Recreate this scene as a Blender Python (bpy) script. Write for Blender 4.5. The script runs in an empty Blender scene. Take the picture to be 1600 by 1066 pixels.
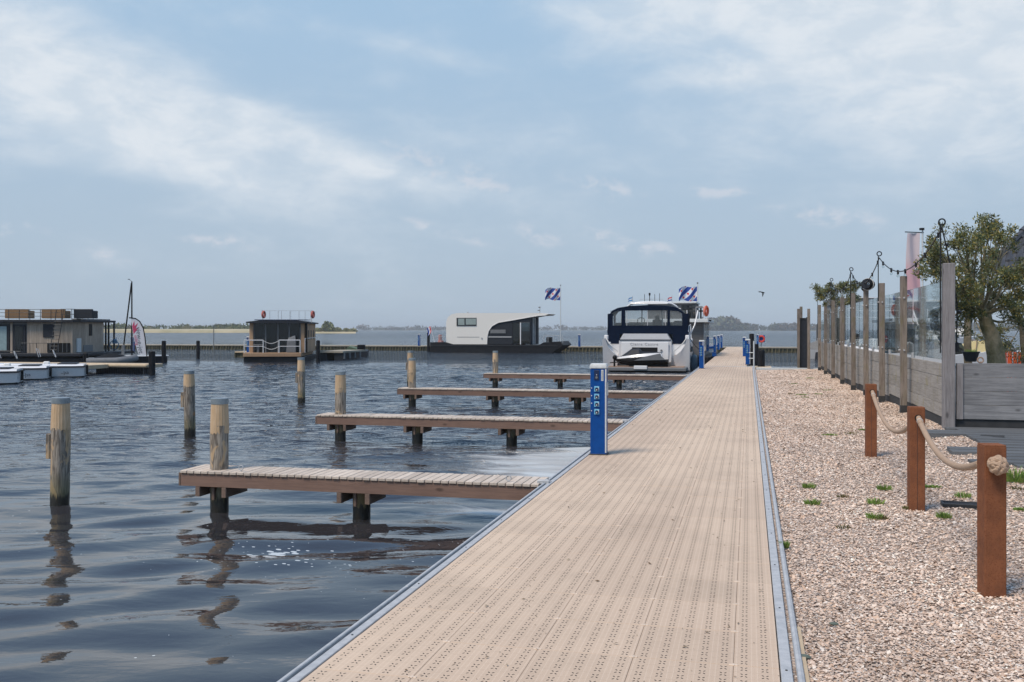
import bpy, math, random
import numpy as np
from mathutils import Vector, Matrix
random.seed(7); rng = np.random.default_rng(7)
S = bpy.context.scene; C = S.collection
R = math.radians; PI = math.pi

# ------------------------------------------------------------------ camera, sky, sun, exposure
YAW = R(13.86); CH = 2.15
cam = bpy.data.objects.new('camera', bpy.data.cameras.new('camera')); C.objects.link(cam)
cam.data.sensor_width = 36; cam.data.lens = 33.75; cam.data.shift_y = -0.01125
cam.data.clip_start = 0.05; cam.data.clip_end = 20000
cam.location = (0, 0, CH); cam.rotation_euler = (R(90), 0, YAW); S.camera = cam
S.view_settings.view_transform = 'Standard'; S.view_settings.look = 'None'
S.view_settings.gamma = 1; S.view_settings.exposure = 0.0; S.view_settings.use_curve_mapping = False
SUN_EL, SUN_AZ = 58.0, 215.0          # azimuth clockwise from +Y: behind the camera, to its left
W = bpy.data.worlds.new('World'); S.world = W; W.use_nodes = True


class NT:
    """tiny node-tree writer"""
    def __init__(s, tree):
        s.t = tree; s.n = tree.nodes; s.l = tree.links
    def new(s, typ, **kw):
        n = s.n.new(typ)
        for k, v in kw.items(): setattr(n, k, v)
        return n
    def put(s, sock, v):
        if v is None: return
        if isinstance(v, bpy.types.NodeSocket): s.l.new(v, sock)
        elif isinstance(v, (tuple, list)):
            sock.default_value = (tuple(v) + (1,)) if (sock.type == 'RGBA' and len(v) == 3) else tuple(v)
        else: sock.default_value = v
    def m(s, op, a, b=None, c=None, clamp=False):
        n = s.new('ShaderNodeMath', operation=op, use_clamp=clamp)
        s.put(n.inputs[0], a); s.put(n.inputs[1], b); s.put(n.inputs[2], c)
        return n.outputs[0]
    def vm(s, op, a, b=None):
        n = s.new('ShaderNodeVectorMath', operation=op)
        s.put(n.inputs[0], a); s.put(n.inputs[1], b)
        return n.outputs['Value'] if op in ('DISTANCE', 'DOT_PRODUCT', 'LENGTH') else n.outputs[0]
    def sep(s, v):
        n = s.new('ShaderNodeSeparateXYZ'); s.put(n.inputs[0], v); return n.outputs
    def comb(s, x, y, z):
        n = s.new('ShaderNodeCombineXYZ'); s.put(n.inputs[0], x); s.put(n.inputs[1], y); s.put(n.inputs[2], z); return n.outputs[0]
    def mapping(s, v, loc=(0, 0, 0), rot=(0, 0, 0), sc=(1, 1, 1)):
        n = s.new('ShaderNodeMapping'); s.put(n.inputs[0], v)
        n.inputs[1].default_value = loc; n.inputs[2].default_value = rot; n.inputs[3].default_value = sc
        return n.outputs[0]
    def noise(s, v, sc=5, det=4, rough=.5, dist=0, out='Fac'):
        n = s.new('ShaderNodeTexNoise'); s.put(n.inputs['Vector'], v)
        n.inputs['Scale'].default_value = sc; n.inputs['Detail'].default_value = det
        n.inputs['Roughness'].default_value = rough; n.inputs['Distortion'].default_value = dist
        return n.outputs[out]
    def ramp(s, f, stops, interp='LINEAR'):
        n = s.new('ShaderNodeValToRGB'); s.put(n.inputs[0], f); r = n.color_ramp; r.interpolation = interp
        while len(r.elements) < len(stops): r.elements.new(.5)
        for e, (p, c) in zip(r.elements, stops):
            e.position = p; e.color = (c, c, c, 1) if isinstance(c, (int, float)) else tuple(c) + (1,)
        return n.outputs[0]
    def mr(s, v, a, b, c=0., d=1., smooth=True):
        n = s.new('ShaderNodeMapRange'); n.interpolation_type = 'SMOOTHSTEP' if smooth else 'LINEAR'
        s.put(n.inputs[0], v); n.inputs[1].default_value = a; n.inputs[2].default_value = b
        n.inputs[3].default_value = c; n.inputs[4].default_value = d
        return n.outputs[0]
    def mix(s, f, a, b, bt='MIX'):
        n = s.new('ShaderNodeMix', data_type='RGBA', blend_type=bt)
        s.put(n.inputs[0], f); s.put(n.inputs[6], a); s.put(n.inputs[7], b); return n.outputs[2]
    def coord(s, which='Object'):
        return s.new('ShaderNodeTexCoord').outputs[which]
    def bump(s, h, strength=.5, dist=.01, normal=None):
        n = s.new('ShaderNodeBump'); s.put(n.inputs['Height'], h); n.inputs['Strength'].default_value = strength
        n.inputs['Distance'].default_value = dist
        if normal: s.put(n.inputs['Normal'], normal)
        return n.outputs[0]


def make_sky():
    t = NT(W.node_tree); t.n.clear()
    sky = t.new('ShaderNodeTexSky', sky_type='NISHITA', sun_disc=False)
    sky.sun_elevation = R(SUN_EL); sky.sun_rotation = R(SUN_AZ)
    sky.air_density = 1.0; sky.dust_density = 1.6; sky.ozone_density = 1.5
    d = t.vm('NORMALIZE', t.coord('Generated'))
    x, y, z = t.sep(d)[:3]
    # bearing from the camera's heading and elevation, as plain angles of the sky
    az = t.m('MULTIPLY', t.m('ARCTAN2', x, y), 57.29578)              # degrees clockwise from +Y
    az = t.m('ADD', az, 13.86)
    el = t.m('MULTIPLY', t.m('ARCSINE', z), 57.29578)
    # hazy veil: thicker near the horizon
    veil = t.ramp(t.mr(el, 0, 40, 0, 1, False), [(0, (4.15, 5.05, 6.05)), (.18, (4.1, 5.25, 6.5)), (.48, (3.75, 5.45, 7.3)), (.75, (2.6, 4.6, 7.5)), (1, (2.0, 3.9, 7.0))])
    hz = t.mr(el, 0, 60, .93, .72)
    col = t.mix(hz, sky.outputs[0], veil)
    # layered cloud noise on a flat cloud deck seen in perspective, plus drawn-out streets
    zz = t.m('MAXIMUM', z, .03)
    px = t.m('DIVIDE', x, zz); py = t.m('DIVIDE', y, zz)
    ae = t.comb(t.m('MULTIPLY', az, .05), t.m('MULTIPLY', el, .05), 0)
    w1 = t.noise(t.mapping(ae, rot=(0, 0, R(18)), sc=(1, 2.6, 1)), 1.9, 7, .56, .35)
    w2 = t.noise(t.mapping(ae, loc=(3.3, 1.7, 0), rot=(0, 0, R(12)), sc=(1, 2.0, 1)), 5.5, 7, .62, .25)
    w3 = t.noise(t.comb(px, py, 0), .55, 8, .6, .3)
    base = t.m('ADD', t.m('MULTIPLY', w1, .68), t.m('ADD', t.m('MULTIPLY', w2, .26), t.m('MULTIPLY', w3, .06)))

    def blob(a0, e0, ra, re, tilt=0.):
        c, s_ = math.cos(R(tilt)), math.sin(R(tilt))
        da = t.m('SUBTRACT', az, a0); de = t.m('SUBTRACT', el, e0)
        u = t.m('DIVIDE', t.m('ADD', t.m('MULTIPLY', da, c), t.m('MULTIPLY', de, s_)), ra)
        v = t.m('DIVIDE', t.m('SUBTRACT', t.m('MULTIPLY', de, c), t.m('MULTIPLY', da, s_)), re)
        q = t.m('ADD', t.m('MULTIPLY', u, u), t.m('MULTIPLY', v, v))
        return t.m('EXPONENT', t.m('MULTIPLY', q, -1.))
    # cloud banks: (bearing, elevation, half-width, half-height, tilt, weight)
    banks = [(-24, 12.6, 15, 3.4, -17, .50), (-30, 15.5, 8, 3.6, -8, .22), (-11, 10.6, 6.0, 1.0, -20, .34), (-1, 7.9, 6, .8, -14, .16), (-14, 9, 14, 3.5, -10, .12),
             (24, 15.0, 13, 6.2, -4, .58), (20, 19, 13, 3.4, 0, .34), (6, 18.4, 6, 1.6, 0, .30), (3, 10.5, 9, 2.0, -6, .14),
             (-5, 16, 5.5, .6, -12, .16), (-18, 18, 10, 1.4, -8, .16), (13, 14.3, 3.0, .6, 0, .18), (60, 25, 28, 12, 0, .25), (-75, 30, 30, 14, 0, .25)]
    acc = None
    for a0, e0, ra, re, tl, wgt in banks:
        b = t.m('MULTIPLY', blob(a0, e0, ra, re, tl), wgt)
        acc = b if acc is None else t.m('ADD', acc, b)
    far = t.mr(el, 20, 32, 0, -.24)
    dens = t.m('ADD', t.m('MULTIPLY', t.m('SUBTRACT', base, .5), .9), t.m('ADD', acc, far))
    mask = t.mr(dens, .0, .62, 0, .95)
    ccol = t.mix(t.mr(w2, .35, .65), (5.9, 6.7, 7.55), (7.1, 7.6, 8.15))
    col = t.mix(mask, col, ccol)
    # small low puffs, pinkish white
    puffs = [(-28.5, 5.6, 2.6, .55, -9), (-22.8, 4.0, 1.4, .45, -14), (-16.8, 5.0, 2.5, .42, -5), (-34, 6, 1.5, .4, 0), (1.6, 5.6, 1.5, .6, -18), (6.0, 5.2, 1.8, .55, -22), (8.6, 4.8, 1.2, .42, -10),
             (18.2, 6.4, 3.4, .6, -10), (5.4, 8.4, 2.4, .6, -16), (-4, 5.8, 3, .35, -16), (12, 8, 2, .4, 0), (-3.5, 9.3, 4.6, .9, -20), (40, 6, 3, .6, -5), (-48, 7, 3, .6, -5)]
    acc = None
    for a0, e0, ra, re, tl in puffs:
        b = blob(a0, e0, ra, re, tl); acc = b if acc is None else t.m('ADD', acc, b)
    pn = t.noise(t.mapping(ae, loc=(9, 2, 0), sc=(1, 1.7, 1)), 13, 6, .6, .3)
    pm = t.mr(t.m('MULTIPLY', acc, t.mr(pn, .38, .62, .0, 1.3, False)), .10, 1.1, 0, .50)
    col = t.mix(pm, col, (6.6, 6.75, 7.35))
    # below the horizon: the colour of open water
    col = t.mix(t.mr(z, -.02, -.001), (1.3, 1.7, 2.1), col)
    bg = t.new('ShaderNodeBackground'); t.put(bg.inputs[0], col); bg.inputs[1].default_value = .107
    out = t.new('ShaderNodeOutputWorld'); t.l.new(bg.outputs[0], out.inputs[0])


make_sky()
W.cycles.sampling_method = 'MANUAL'; W.cycles.sample_map_resolution = 512
sl = bpy.data.lights.new('sun', 'SUN'); sl.energy = 3.4; sl.angle = R(20); sl.color = (1, .86, .71)
sun = bpy.data.objects.new('sun', sl); C.objects.link(sun)
_d = Vector((math.sin(R(SUN_AZ)) * math.cos(R(SUN_EL)), math.cos(R(SUN_AZ)) * math.cos(R(SUN_EL)), math.sin(R(SUN_EL))))
sun.rotation_euler = _d.to_track_quat('Z', 'Y').to_euler(); sun.location = _d * 200

# ------------------------------------------------------------------ geometry helpers
F = 1500.0; CA, SA = math.cos(YAW), math.sin(YAW)
def XatY(px, Y):                       # lateral position on the line Y = const seen along a bearing
    return Y * math.tan(math.atan((px - 800) / F) - YAW)
def at(px, d):                         # (x, y) at a bearing and a distance
    r = (px - 800) / F * d
    return (r * CA - d * SA, r * SA + d * CA)
def onz(px, py, z):                    # ground point of height z
    d = F * (CH - z) / (py - 515); return at(px, d)

class MB:
    def __init__(s): s.v = []; s.f = []
    def add(s, vs, fs):
        o = len(s.v); s.v += [tuple(v) for v in vs]; s.f += [tuple(i + o for i in f) for f in fs]; return s
    def box(s, x0, x1, y0, y1, z0, z1):
        return s.add([(x0, y0, z0), (x1, y0, z0), (x1, y1, z0), (x0, y1, z0), (x0, y0, z1), (x1, y0, z1), (x1, y1, z1), (x0, y1, z1)],
                     [(3, 2, 1, 0), (4, 5, 6, 7), (0, 1, 5, 4), (1, 2, 6, 5), (2, 3, 7, 6), (3, 0, 4, 7)])
    def cbox(s, x0, x1, y0, y1, z0, z1, b=.004):
        """box with chamfered upright and top edges"""
        def ring(i, z): return [(x0 + i, y0 + i + b, z), (x0 + i + b, y0 + i, z), (x1 - i - b, y0 + i, z), (x1 - i, y0 + i + b, z), (x1 - i, y1 - i - b, z), (x1 - i - b, y1 - i, z), (x0 + i + b, y1 - i, z), (x0 + i, y1 - i - b, z)]
        return s.loft([ring(0, z0), ring(0, z1 - b), ring(b * .8, z1)], True)
    def loft(s, loops, cap=True, close=True):
        n = len(loops[0]); vs = [p for l in loops for p in l]; fs = []
        for i in range(len(loops) - 1):
            for j in range(n if close else n - 1):
                k = (j + 1) % n; fs.append((i * n + j, i * n + k, (i + 1) * n + k, (i + 1) * n + j))
        if cap: fs.append(tuple(range(n - 1, -1, -1))); fs.append(tuple((len(loops) - 1) * n + j for j in range(n)))
        return s.add(vs, fs)
    def cyl(s, p0, p1, r0, r1=None, n=10, cap=True):
        r1 = r0 if r1 is None else r1; p0 = Vector(p0); p1 = Vector(p1); d = (p1 - p0)
        if d.length < 1e-7: return s
        d.normalize(); u = d.orthogonal().normalized(); w = d.cross(u)
        return s.loft([[tuple(p + (u * math.cos(2 * PI * j / n) + w * math.sin(2 * PI * j / n)) * r) for j in range(n)] for p, r in ((p0, r0), (p1, r1))], cap)
    def tube(s, path, r, n=6, cap=True):
        P = [Vector(p) for p in path]; loops = []; u = None
        for i, p in enumerate(P):
            d = (P[min(i + 1, len(P) - 1)] - P[max(i - 1, 0)]).normalized()
            u = d.orthogonal().normalized() if u is None else (u - d * u.dot(d)).normalized()
            w = d.cross(u); rr = r[i] if isinstance(r, (list, tuple)) else r
            loops.append([tuple(p + (u * math.cos(2 * PI * j / n) + w * math.sin(2 * PI * j / n)) * rr) for j in range(n)])
        return s.loft(loops, cap)
    def prism(s, poly, a0, a1, axis='y'):
        """polygon in the plane across `axis`, extruded along it"""
        g = {'y': lambda p, a: (p[0], a, p[1]), 'x': lambda p, a: (a, p[0], p[1]), 'z': lambda p, a: (p[0], p[1], a)}[axis]
        return s.loft([[g(p, a0) for p in poly], [g(p, a1) for p in poly]], True)
    def sphere(s, c, r, n=10, m=6, sc=(1, 1, 1)):
        loops = [[(c[0] + r * sc[0] * math.sin(PI * i / m) * math.cos(2 * PI * j / n), c[1] + r * sc[1] * math.sin(PI * i / m) * math.sin(2 * PI * j / n), c[2] + r * sc[2] * math.cos(PI * i / m)) for j in range(n)]
                 for i in [.12] + list(range(1, m)) + [m - .12]]
        return s.loft(loops[::-1], True)
    def torus(s, c, R0, r, n=16, m=6, M=None):
        M = M or Matrix.Identity(3); vs = []; fs = []
        for i in range(n):
            a = 2 * PI * i / n
            for j in range(m):
                b = 2 * PI * j / m
                p = M @ Vector(((R0 + r * math.cos(b)) * math.cos(a), (R0 + r * math.cos(b)) * math.sin(a), r * math.sin(b))); vs.append(tuple(Vector(c) + p))
        for i in range(n):
            for j in range(m):
                fs.append((i * m + j, ((i + 1) % n) * m + j, ((i + 1) % n) * m + (j + 1) % m, i * m + (j + 1) % m))
        return s.add(vs, fs)
    def move(s, dx=0, dy=0, dz=0, rz=0):
        c, q = math.cos(rz), math.sin(rz)
        s.v = [(x * c - y * q + dx, x * q + y * c + dy, z + dz) for x, y, z in s.v]; return s
    def mesh(s, name, m=None, smooth=False, ang=40):
        me = bpy.data.meshes.new(name); me.from_pydata(s.v, [], s.f)
        if m: me.materials.append(m)
        if smooth:
            me.polygons.foreach_set('use_smooth', [True] * len(me.polygons)); me.set_sharp_from_angle(angle=R(ang))
        me.update(); return me

def link(name, me, parent=None, loc=(0, 0, 0), rz=0, **props):
    o = bpy.data.objects.new(name, me); C.objects.link(o); o.location = loc; o.rotation_euler = (0, 0, rz)
    if parent: o.parent = parent
    for k, v in props.items(): o[k] = v
    return o
def obj(name, mb, m, parent=None, smooth=False, **props):
    return link(name, mb.mesh(name, m, smooth), parent, **props)
def thing(name, label, cat, loc=(0, 0, 0), rz=0, group=None):
    o = bpy.data.objects.new(name, None); C.objects.link(o); o.empty_display_size = .2
    o.location = loc; o.rotation_euler = (0, 0, rz); o['label'] = label; o['category'] = cat
    if group: o['group'] = group
    return o
def tag(o, label, cat, group=None):
    o['label'] = label; o['category'] = cat
    if group: o['group'] = group
    return o
def struct(name, mb, m, parent=None, smooth=False):
    o = obj(name, mb, m, parent, smooth)
    if not parent: o['kind'] = 'structure'
    return o
def kids(o): return [c for c in bpy.data.objects if c.parent == o]
def dup(root, loc, rz=0, label=None):
    def cp(o, par):
        c = o.copy(); C.objects.link(c); c.parent = par
        for k in tree[o.name]: cp(k, c)
        return c
    tree = {}
    def walk(o):
        tree[o.name] = kids(o)
        for k in tree[o.name]: walk(k)
    walk(root); r = cp(root, None); r.location = loc; r.rotation_euler = (0, 0, rz)
    if label: r['label'] = label
    return r
def text_mesh(txt, size, ext, m, spacing=1.):
    cu = bpy.data.curves.new('t', 'FONT'); cu.body = txt; cu.size = size; cu.extrude = ext; cu.align_x = 'CENTER'; cu.align_y = 'CENTER'; cu.space_character = spacing; cu.resolution_u = 2
    o = bpy.data.objects.new('t', cu); C.objects.link(o); bpy.context.view_layer.update()
    me = bpy.data.meshes.new_from_object(o.evaluated_get(bpy.context.evaluated_depsgraph_get()))
    bpy.data.objects.remove(o); me.materials.clear(); me.materials.append(m); return me

# ------------------------------------------------------------------ materials
def newmat(name):
    m = bpy.data.materials.new(name); m.use_nodes = True; t = NT(m.node_tree); t.n.clear()
    b = t.new('ShaderNodeBsdfPrincipled'); o = t.new('ShaderNodeOutputMaterial'); t.l.new(b.outputs[0], o.inputs[0])
    return m, t, b
def mat(name, c, rough=.6, metal=0, var=.12, sc=6, stretch=(1, 1, 1), bump=.15, bd=.004, c2=None, spec=.5, coat=0, rnd=0, bsc=None):
    m, t, b = newmat(name); v = t.mapping(t.coord(), sc=stretch)
    n = t.noise(v, sc, 5, .6); c2 = c2 or tuple(k * .6 for k in c)
    col = t.mix(t.mr(n, .3, .72, 0, 1 if c2 and var >= 1 else min(1, var * 3)), c, c2)
    if rnd:
        oi = t.new('ShaderNodeObjectInfo').outputs['Random']
        hs = t.new('ShaderNodeHueSaturation'); t.put(hs.inputs['Color'], col); t.put(hs.inputs['Value'], t.mr(oi, 0, 1, 1 - rnd, 1 + rnd, False)); col = hs.outputs[0]
    t.put(b.inputs['Base Color'], col)
    t.put(b.inputs['Roughness'], t.mr(n, .3, .7, max(rough - .07, 0), min(rough + .07, 1), False)); b.inputs['Metallic'].default_value = metal
    b.inputs['Specular IOR Level'].default_value = spec; b.inputs['Coat Weight'].default_value = coat
    if bump: t.put(b.inputs['Normal'], t.bump(t.noise(v, bsc or sc * 5, 4, .6), bump, bd))
    return m
def wood(name, c, c2, axis='x', sc=3, rough=.75, rnd=.12, algae=None, knots=True, bump=.5):
    """grain drawn out along an axis, checks, knots; per-piece tone; optional green-yellow algae from the top"""
    m, t, b = newmat(name); oc = t.coord(); oi = t.new('ShaderNodeObjectInfo').outputs['Random']
    off = t.vm('ADD', oc, t.comb(t.m('MULTIPLY', oi, 37.), t.m('MULTIPLY', oi, 17.), t.m('MULTIPLY', oi, 9.)))
    st = {'x': (.06, 1, 1), 'y': (1, .06, 1), 'z': (1, 1, .06)}[axis]
    g = t.noise(t.mapping(off, sc=st), sc * 22, 6, .65, .6); g2 = t.noise(off, sc * .9, 4, .6)
    fine = t.noise(t.mapping(off, sc=tuple(k * .6 if k < 1 else k for k in st)), sc * 70, 3, .7)
    f = t.m('ADD', t.m('MULTIPLY', g, .65), t.m('MULTIPLY', g2, .35))
    col = t.mix(t.mr(f, .36, .64), c, c2)
    col = t.mix(t.mr(fine, .58, .72, 0, .45), col, tuple(k * .45 for k in c2))
    if knots:
        vo = t.new('ShaderNodeTexVoronoi'); t.put(vo.inputs['Vector'], t.mapping(off, sc=tuple(.45 if k < 1 else 1 for k in st))); vo.inputs['Scale'].default_value = 4.2
        kn = t.mr(vo.outputs['Distance'], .05, .13, .75, 0); col = t.mix(kn, col, tuple(k * .35 for k in c2))
    if algae:
        am = t.m('MULTIPLY', t.mr(t.noise(t.mapping(off, sc=(1, 1, .35)), 9, 4, .6), .5, .68), t.mr(t.noise(oc, 1.3, 2), .4, .6, .15, .75))
        col = t.mix(am, col, algae)
    hs = t.new('ShaderNodeHueSaturation'); t.put(hs.inputs['Color'], col); t.put(hs.inputs['Value'], t.mr(oi, 0, 1, 1 - rnd, 1 + rnd, False))
    t.put(b.inputs['Base Color'], hs.outputs[0]); b.inputs['Roughness'].default_value = rough; b.inputs['Specular IOR Level'].default_value = .3
    t.put(b.inputs['Normal'], t.bump(t.m('ADD', g, t.m('MULTIPLY', fine, .5)), bump, .004))
    return m

M = {}
M['galv'] = mat('galvanised metal', (.46, .475, .49), .6, .05, .3, 14, bump=.1, c2=(.34, .36, .38))
M['galv_dark'] = mat('dark steel', (.04, .045, .05), .5, .5, .2, 8)
M['white'] = mat('white gelcoat', (.72, .73, .74), .28, 0, .06, 3, bump=0, c2=(.62, .63, .65), coat=.3)
M['offwhite'] = mat('off white cladding', (.76, .75, .71), .5, 0, .06, 2, bump=.05, c2=(.66, .66, .62))
M['grey_gel'] = mat('grey gelcoat', (.5, .51, .53), .35, 0, .06, 3, bump=0)
M['navy'] = mat('navy canvas', (.003, .008, .022), .85, 0, .25, 5, bump=.4, bsc=9, bd=.02, c2=(.005, .012, .032), spec=.05)
M['blue'] = mat('blue powder coat', (.001, .066, .29), .5, 0, .25, 9, bump=.05, c2=(.002, .050, .22), spec=.22)
M['blue_dark'] = mat('dark blue plastic', (.004, .02, .08), .4, bump=0)
M['ltblue'] = mat('pale blue socket cover', (.18, .5, .72), .4, bump=0, c2=(.12, .4, .65))
M['capwhite'] = mat('weathered white plastic', (.62, .65, .66), .5, var=.2, sc=20, c2=(.4, .44, .44))
M['black'] = mat('black plastic', (.008, .008, .009), .6, bump=.1, spec=.2)
M['black_hull'] = mat('black painted hull', (.006, .007, .010), .6, var=.3, sc=3, bump=.1, c2=(.016, .017, .02), spec=.2)
M['dark_grey'] = mat('anthracite panel', (.022, .026, .034), .6, bump=.05, spec=.25)
M['mid_grey'] = mat('grey panel', (.16, .17, .18), .6, bump=.1)
M['rubber'] = mat('black rubber', (.015, .015, .016), .75)
M['tan_cushion'] = mat('brown rattan', (.28, .17, .085), .8, var=.4, sc=30, bump=.6, c2=(.17, .1, .05))
M['teak'] = wood('teak', (.34, .24, .18), (.24, .17, .13), 'x', 3)
M['rust'] = None
M['red'] = mat('red plastic', (.62, .05, .03), .5, bump=0, c2=(.5, .04, .03))
M['orange'] = mat('orange red paint', (.68, .10, .03), .5, bump=0)
M['yellow'] = mat('pale yellow canvas', (.62, .52, .26), .8, c2=(.5, .42, .22))
M['sand'] = mat('pale sand', (.42, .37, .27), .9, var=.3, sc=.1, c2=(.22, .22, .12))
M['rope_white'] = mat('white rope', (.6, .6, .58), .8)
M['pole'] = mat('thin black steel', (.012, .012, .014), .45, .3, bump=0)
M['lit_bulb'] = mat('clear bulb glass', (.5, .5, .48), .1, spec=.8, bump=0)
M['leaf_grass'] = mat('green grass', (.11, .22, .035), .6, var=.6, sc=20, bump=0, c2=(.20, .27, .06), rnd=.25)
M['moss'] = mat('moss', (.10, .12, .03), .9, var=.8, sc=25, c2=(.2, .14, .07), rnd=.2)

def m_glass(name, tint=(.93, .97, .97), rough=0., alpha=.25):
    """thin pane: clear with a strong mirror at grazing angles"""
    m = bpy.data.materials.new(name); m.use_nodes = True; t = NT(m.node_tree); t.n.clear()
    tr = t.new('ShaderNodeBsdfTransparent'); t.put(tr.inputs[0], tint); gl = t.new('ShaderNodeBsdfGlossy'); gl.inputs['Roughness'].default_value = rough; t.put(gl.inputs[0], (.95, .97, .97))
    fr = t.new('ShaderNodeFresnel'); fr.inputs[0].default_value = 1.5
    mx = t.new('ShaderNodeMixShader'); t.put(mx.inputs[0], t.m('MULTIPLY', fr.outputs[0], .75, clamp=True)); t.l.new(tr.outputs[0], mx.inputs[1]); t.l.new(gl.outputs[0], mx.inputs[2])
    df = t.new('ShaderNodeBsdfDiffuse'); t.put(df.inputs[0], (.5, .55, .55)); m2 = t.new('ShaderNodeMixShader'); m2.inputs[0].default_value = alpha
    t.l.new(mx.outputs[0], m2.inputs[1]); t.l.new(df.outputs[0], m2.inputs[2])
    o = t.new('ShaderNodeOutputMaterial'); t.l.new(m2.outputs[0], o.inputs[0]); return m
M['glass'] = m_glass('clear glass', alpha=.02)
M['glass_dark'] = m_glass('tinted glass', (.25, .3, .32), alpha=.03)
M['vinyl'] = m_glass('clear vinyl', (.8, .82, .82), .02, .10)

def m_rust():
    m, t, b = newmat('rusted steel'); oc = t.coord()
    n = t.noise(oc, 7, 6, .7); n2 = t.noise(oc, 90, 4, .8); n3 = t.noise(t.mapping(oc, sc=(1, 1, .15)), 16, 4, .6)
    col = t.mix(t.mr(n, .35, .65), (.235, .092, .044), (.165, .066, .034)); col = t.mix(t.mr(n2, .5, .7, 0, .75), col, (.10, .028, .012)); col = t.mix(t.mr(n3, .55, .75, 0, .5), col, (.27, .11, .05))
    t.put(b.inputs['Base Color'], col); b.inputs['Roughness'].default_value = .88; b.inputs['Specular IOR Level'].default_value = .2
    t.put(b.inputs['Normal'], t.bump(n2, .5, .003)); return m
M['rust'] = m_rust()

def m_rope():
    m, t, b = newmat('braided hemp rope'); oc = t.coord()
    n = t.noise(oc, 60, 3, .7); wv = t.new('ShaderNodeTexWave', wave_type='BANDS', bands_direction='DIAGONAL'); t.put(wv.inputs['Vector'], oc); wv.inputs['Scale'].default_value = 34; wv.inputs['Distortion'].default_value = 2.5
    t.put(b.inputs['Base Color'], t.mix(t.m('MULTIPLY', t.m('ADD', n, wv.outputs['Fac']), .5), (.30, .20, .13), (.50, .37, .27)))
    b.inputs['Roughness'].default_value = .85; t.put(b.inputs['Normal'], t.bump(t.m('ADD', wv.outputs['Fac'], n), .6, .003)); return m
M['rope'] = m_rope()

def m_deck():
    """beige moulded deck grid: rows of small drain holes, ribs and dirt"""
    m, t, b = newmat('beige deck grid'); oc = t.coord(); x, y, z = t.sep(oc)[:3]
    oi = t.new('ShaderNodeObjectInfo').outputs['Random']; geo = t.new('ShaderNodeNewGeometry').outputs['Position']
    cx = t.m('SUBTRACT', t.m('FLOORED_MODULO', x, .0988), .0494); cy = t.m('SUBTRACT', t.m('FLOORED_MODULO', y, .08917), .04458)
    ax = t.m('SUBTRACT', t.m('ABSOLUTE', cx), .0105)                         # twin rows
    slant = t.m('ABSOLUTE', t.m('ADD', ax, t.m('MULTIPLY', t.m('SUBTRACT', t.m('ABSOLUTE', cy), .010), .9)))
    hole = t.m('LESS_THAN', t.vm('LENGTH', t.comb(t.m('ADD', ax, t.m('MULTIPLY', t.m('SUBTRACT', t.m('ABSOLUTE', cy), .0165), -.5)), t.m('MULTIPLY', t.m('SUBTRACT', t.m('ABSOLUTE', cy), .0165), .62), 0)), .0047)
    hole = t.m('MULTIPLY', hole, t.m('GREATER_THAN', t.sep(t.new('ShaderNodeNewGeometry').outputs['Normal'])[2], .5))
    rib = t.m('ABSOLUTE', t.m('SUBTRACT', t.m('FLOORED_MODULO', x, .0247), .01235)); dash = t.m('ABSOLUTE', t.m('SUBTRACT', t.m('FLOORED_MODULO', y, .0178), .0089))
    ribm = t.m('LESS_THAN', t.m('ABSOLUTE', t.m('SUBTRACT', t.m('ABSOLUTE', cx), .036)), .003)
    groove = t.m('MULTIPLY', t.m('LESS_THAN', dash, .0016), t.m('LESS_THAN', t.m('ABSOLUTE', cx), .033))
    cross = t.m('LESS_THAN', t.m('SUBTRACT', .04458, t.m('ABSOLUTE', cy)), .0032); lng = t.m('LESS_THAN', t.m('SUBTRACT', .0494, t.m('ABSOLUTE', cx)), .0022)
    dirt = t.noise(geo, 1.6, 5, .65); speck = t.noise(geo, 26, 4, .7); big = t.noise(t.mapping(geo, sc=(1, .3, 1)), .55, 3)
    col = t.mix(t.mr(big, .35, .65), (.62, .49, .37), (.53, .41, .31))
    col = t.mix(t.mr(dirt, .45, .75, 0, .45), col, (.42, .33, .25)); col = t.mix(t.mr(speck, .6, .78, 0, .45), col, (.33, .25, .18))
    col = t.mix(t.m('MULTIPLY', ribm, .22), col, (.74, .61, .49)); col = t.mix(t.m('MULTIPLY', groove, .16), col, (.32, .235, .165))
    col = t.mix(t.m('MULTIPLY', cross, .16), col, (.30, .22, .16)); col = t.mix(t.m('MULTIPLY', lng, .06), col, (.30, .22, .16)); stn = t.noise(t.mapping(geo, loc=(4, 1, 0)), .8, 6, .7, 1.); col = t.mix(t.mr(stn, .58, .70, 0, .22), col, (.34, .27, .20))
    col = t.mix(t.m('MULTIPLY', hole, .95), col, (.03, .022, .018))
    hs = t.new('ShaderNodeHueSaturation'); t.put(hs.inputs['Color'], col); t.put(hs.inputs['Value'], t.mr(oi, 0, 1, .955, 1.035, False))
    t.put(b.inputs['Base Color'], hs.outputs[0]); b.inputs['Roughness'].default_value = .72; b.inputs['Specular IOR Level'].default_value = .3
    h = t.m('SUBTRACT', t.m('MULTIPLY', ribm, .4), t.m('ADD', t.m('MULTIPLY', groove, .35), hole)); t.put(b.inputs['Normal'], t.bump(h, .5, .003)); return m
M['deck'] = m_deck()

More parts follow.
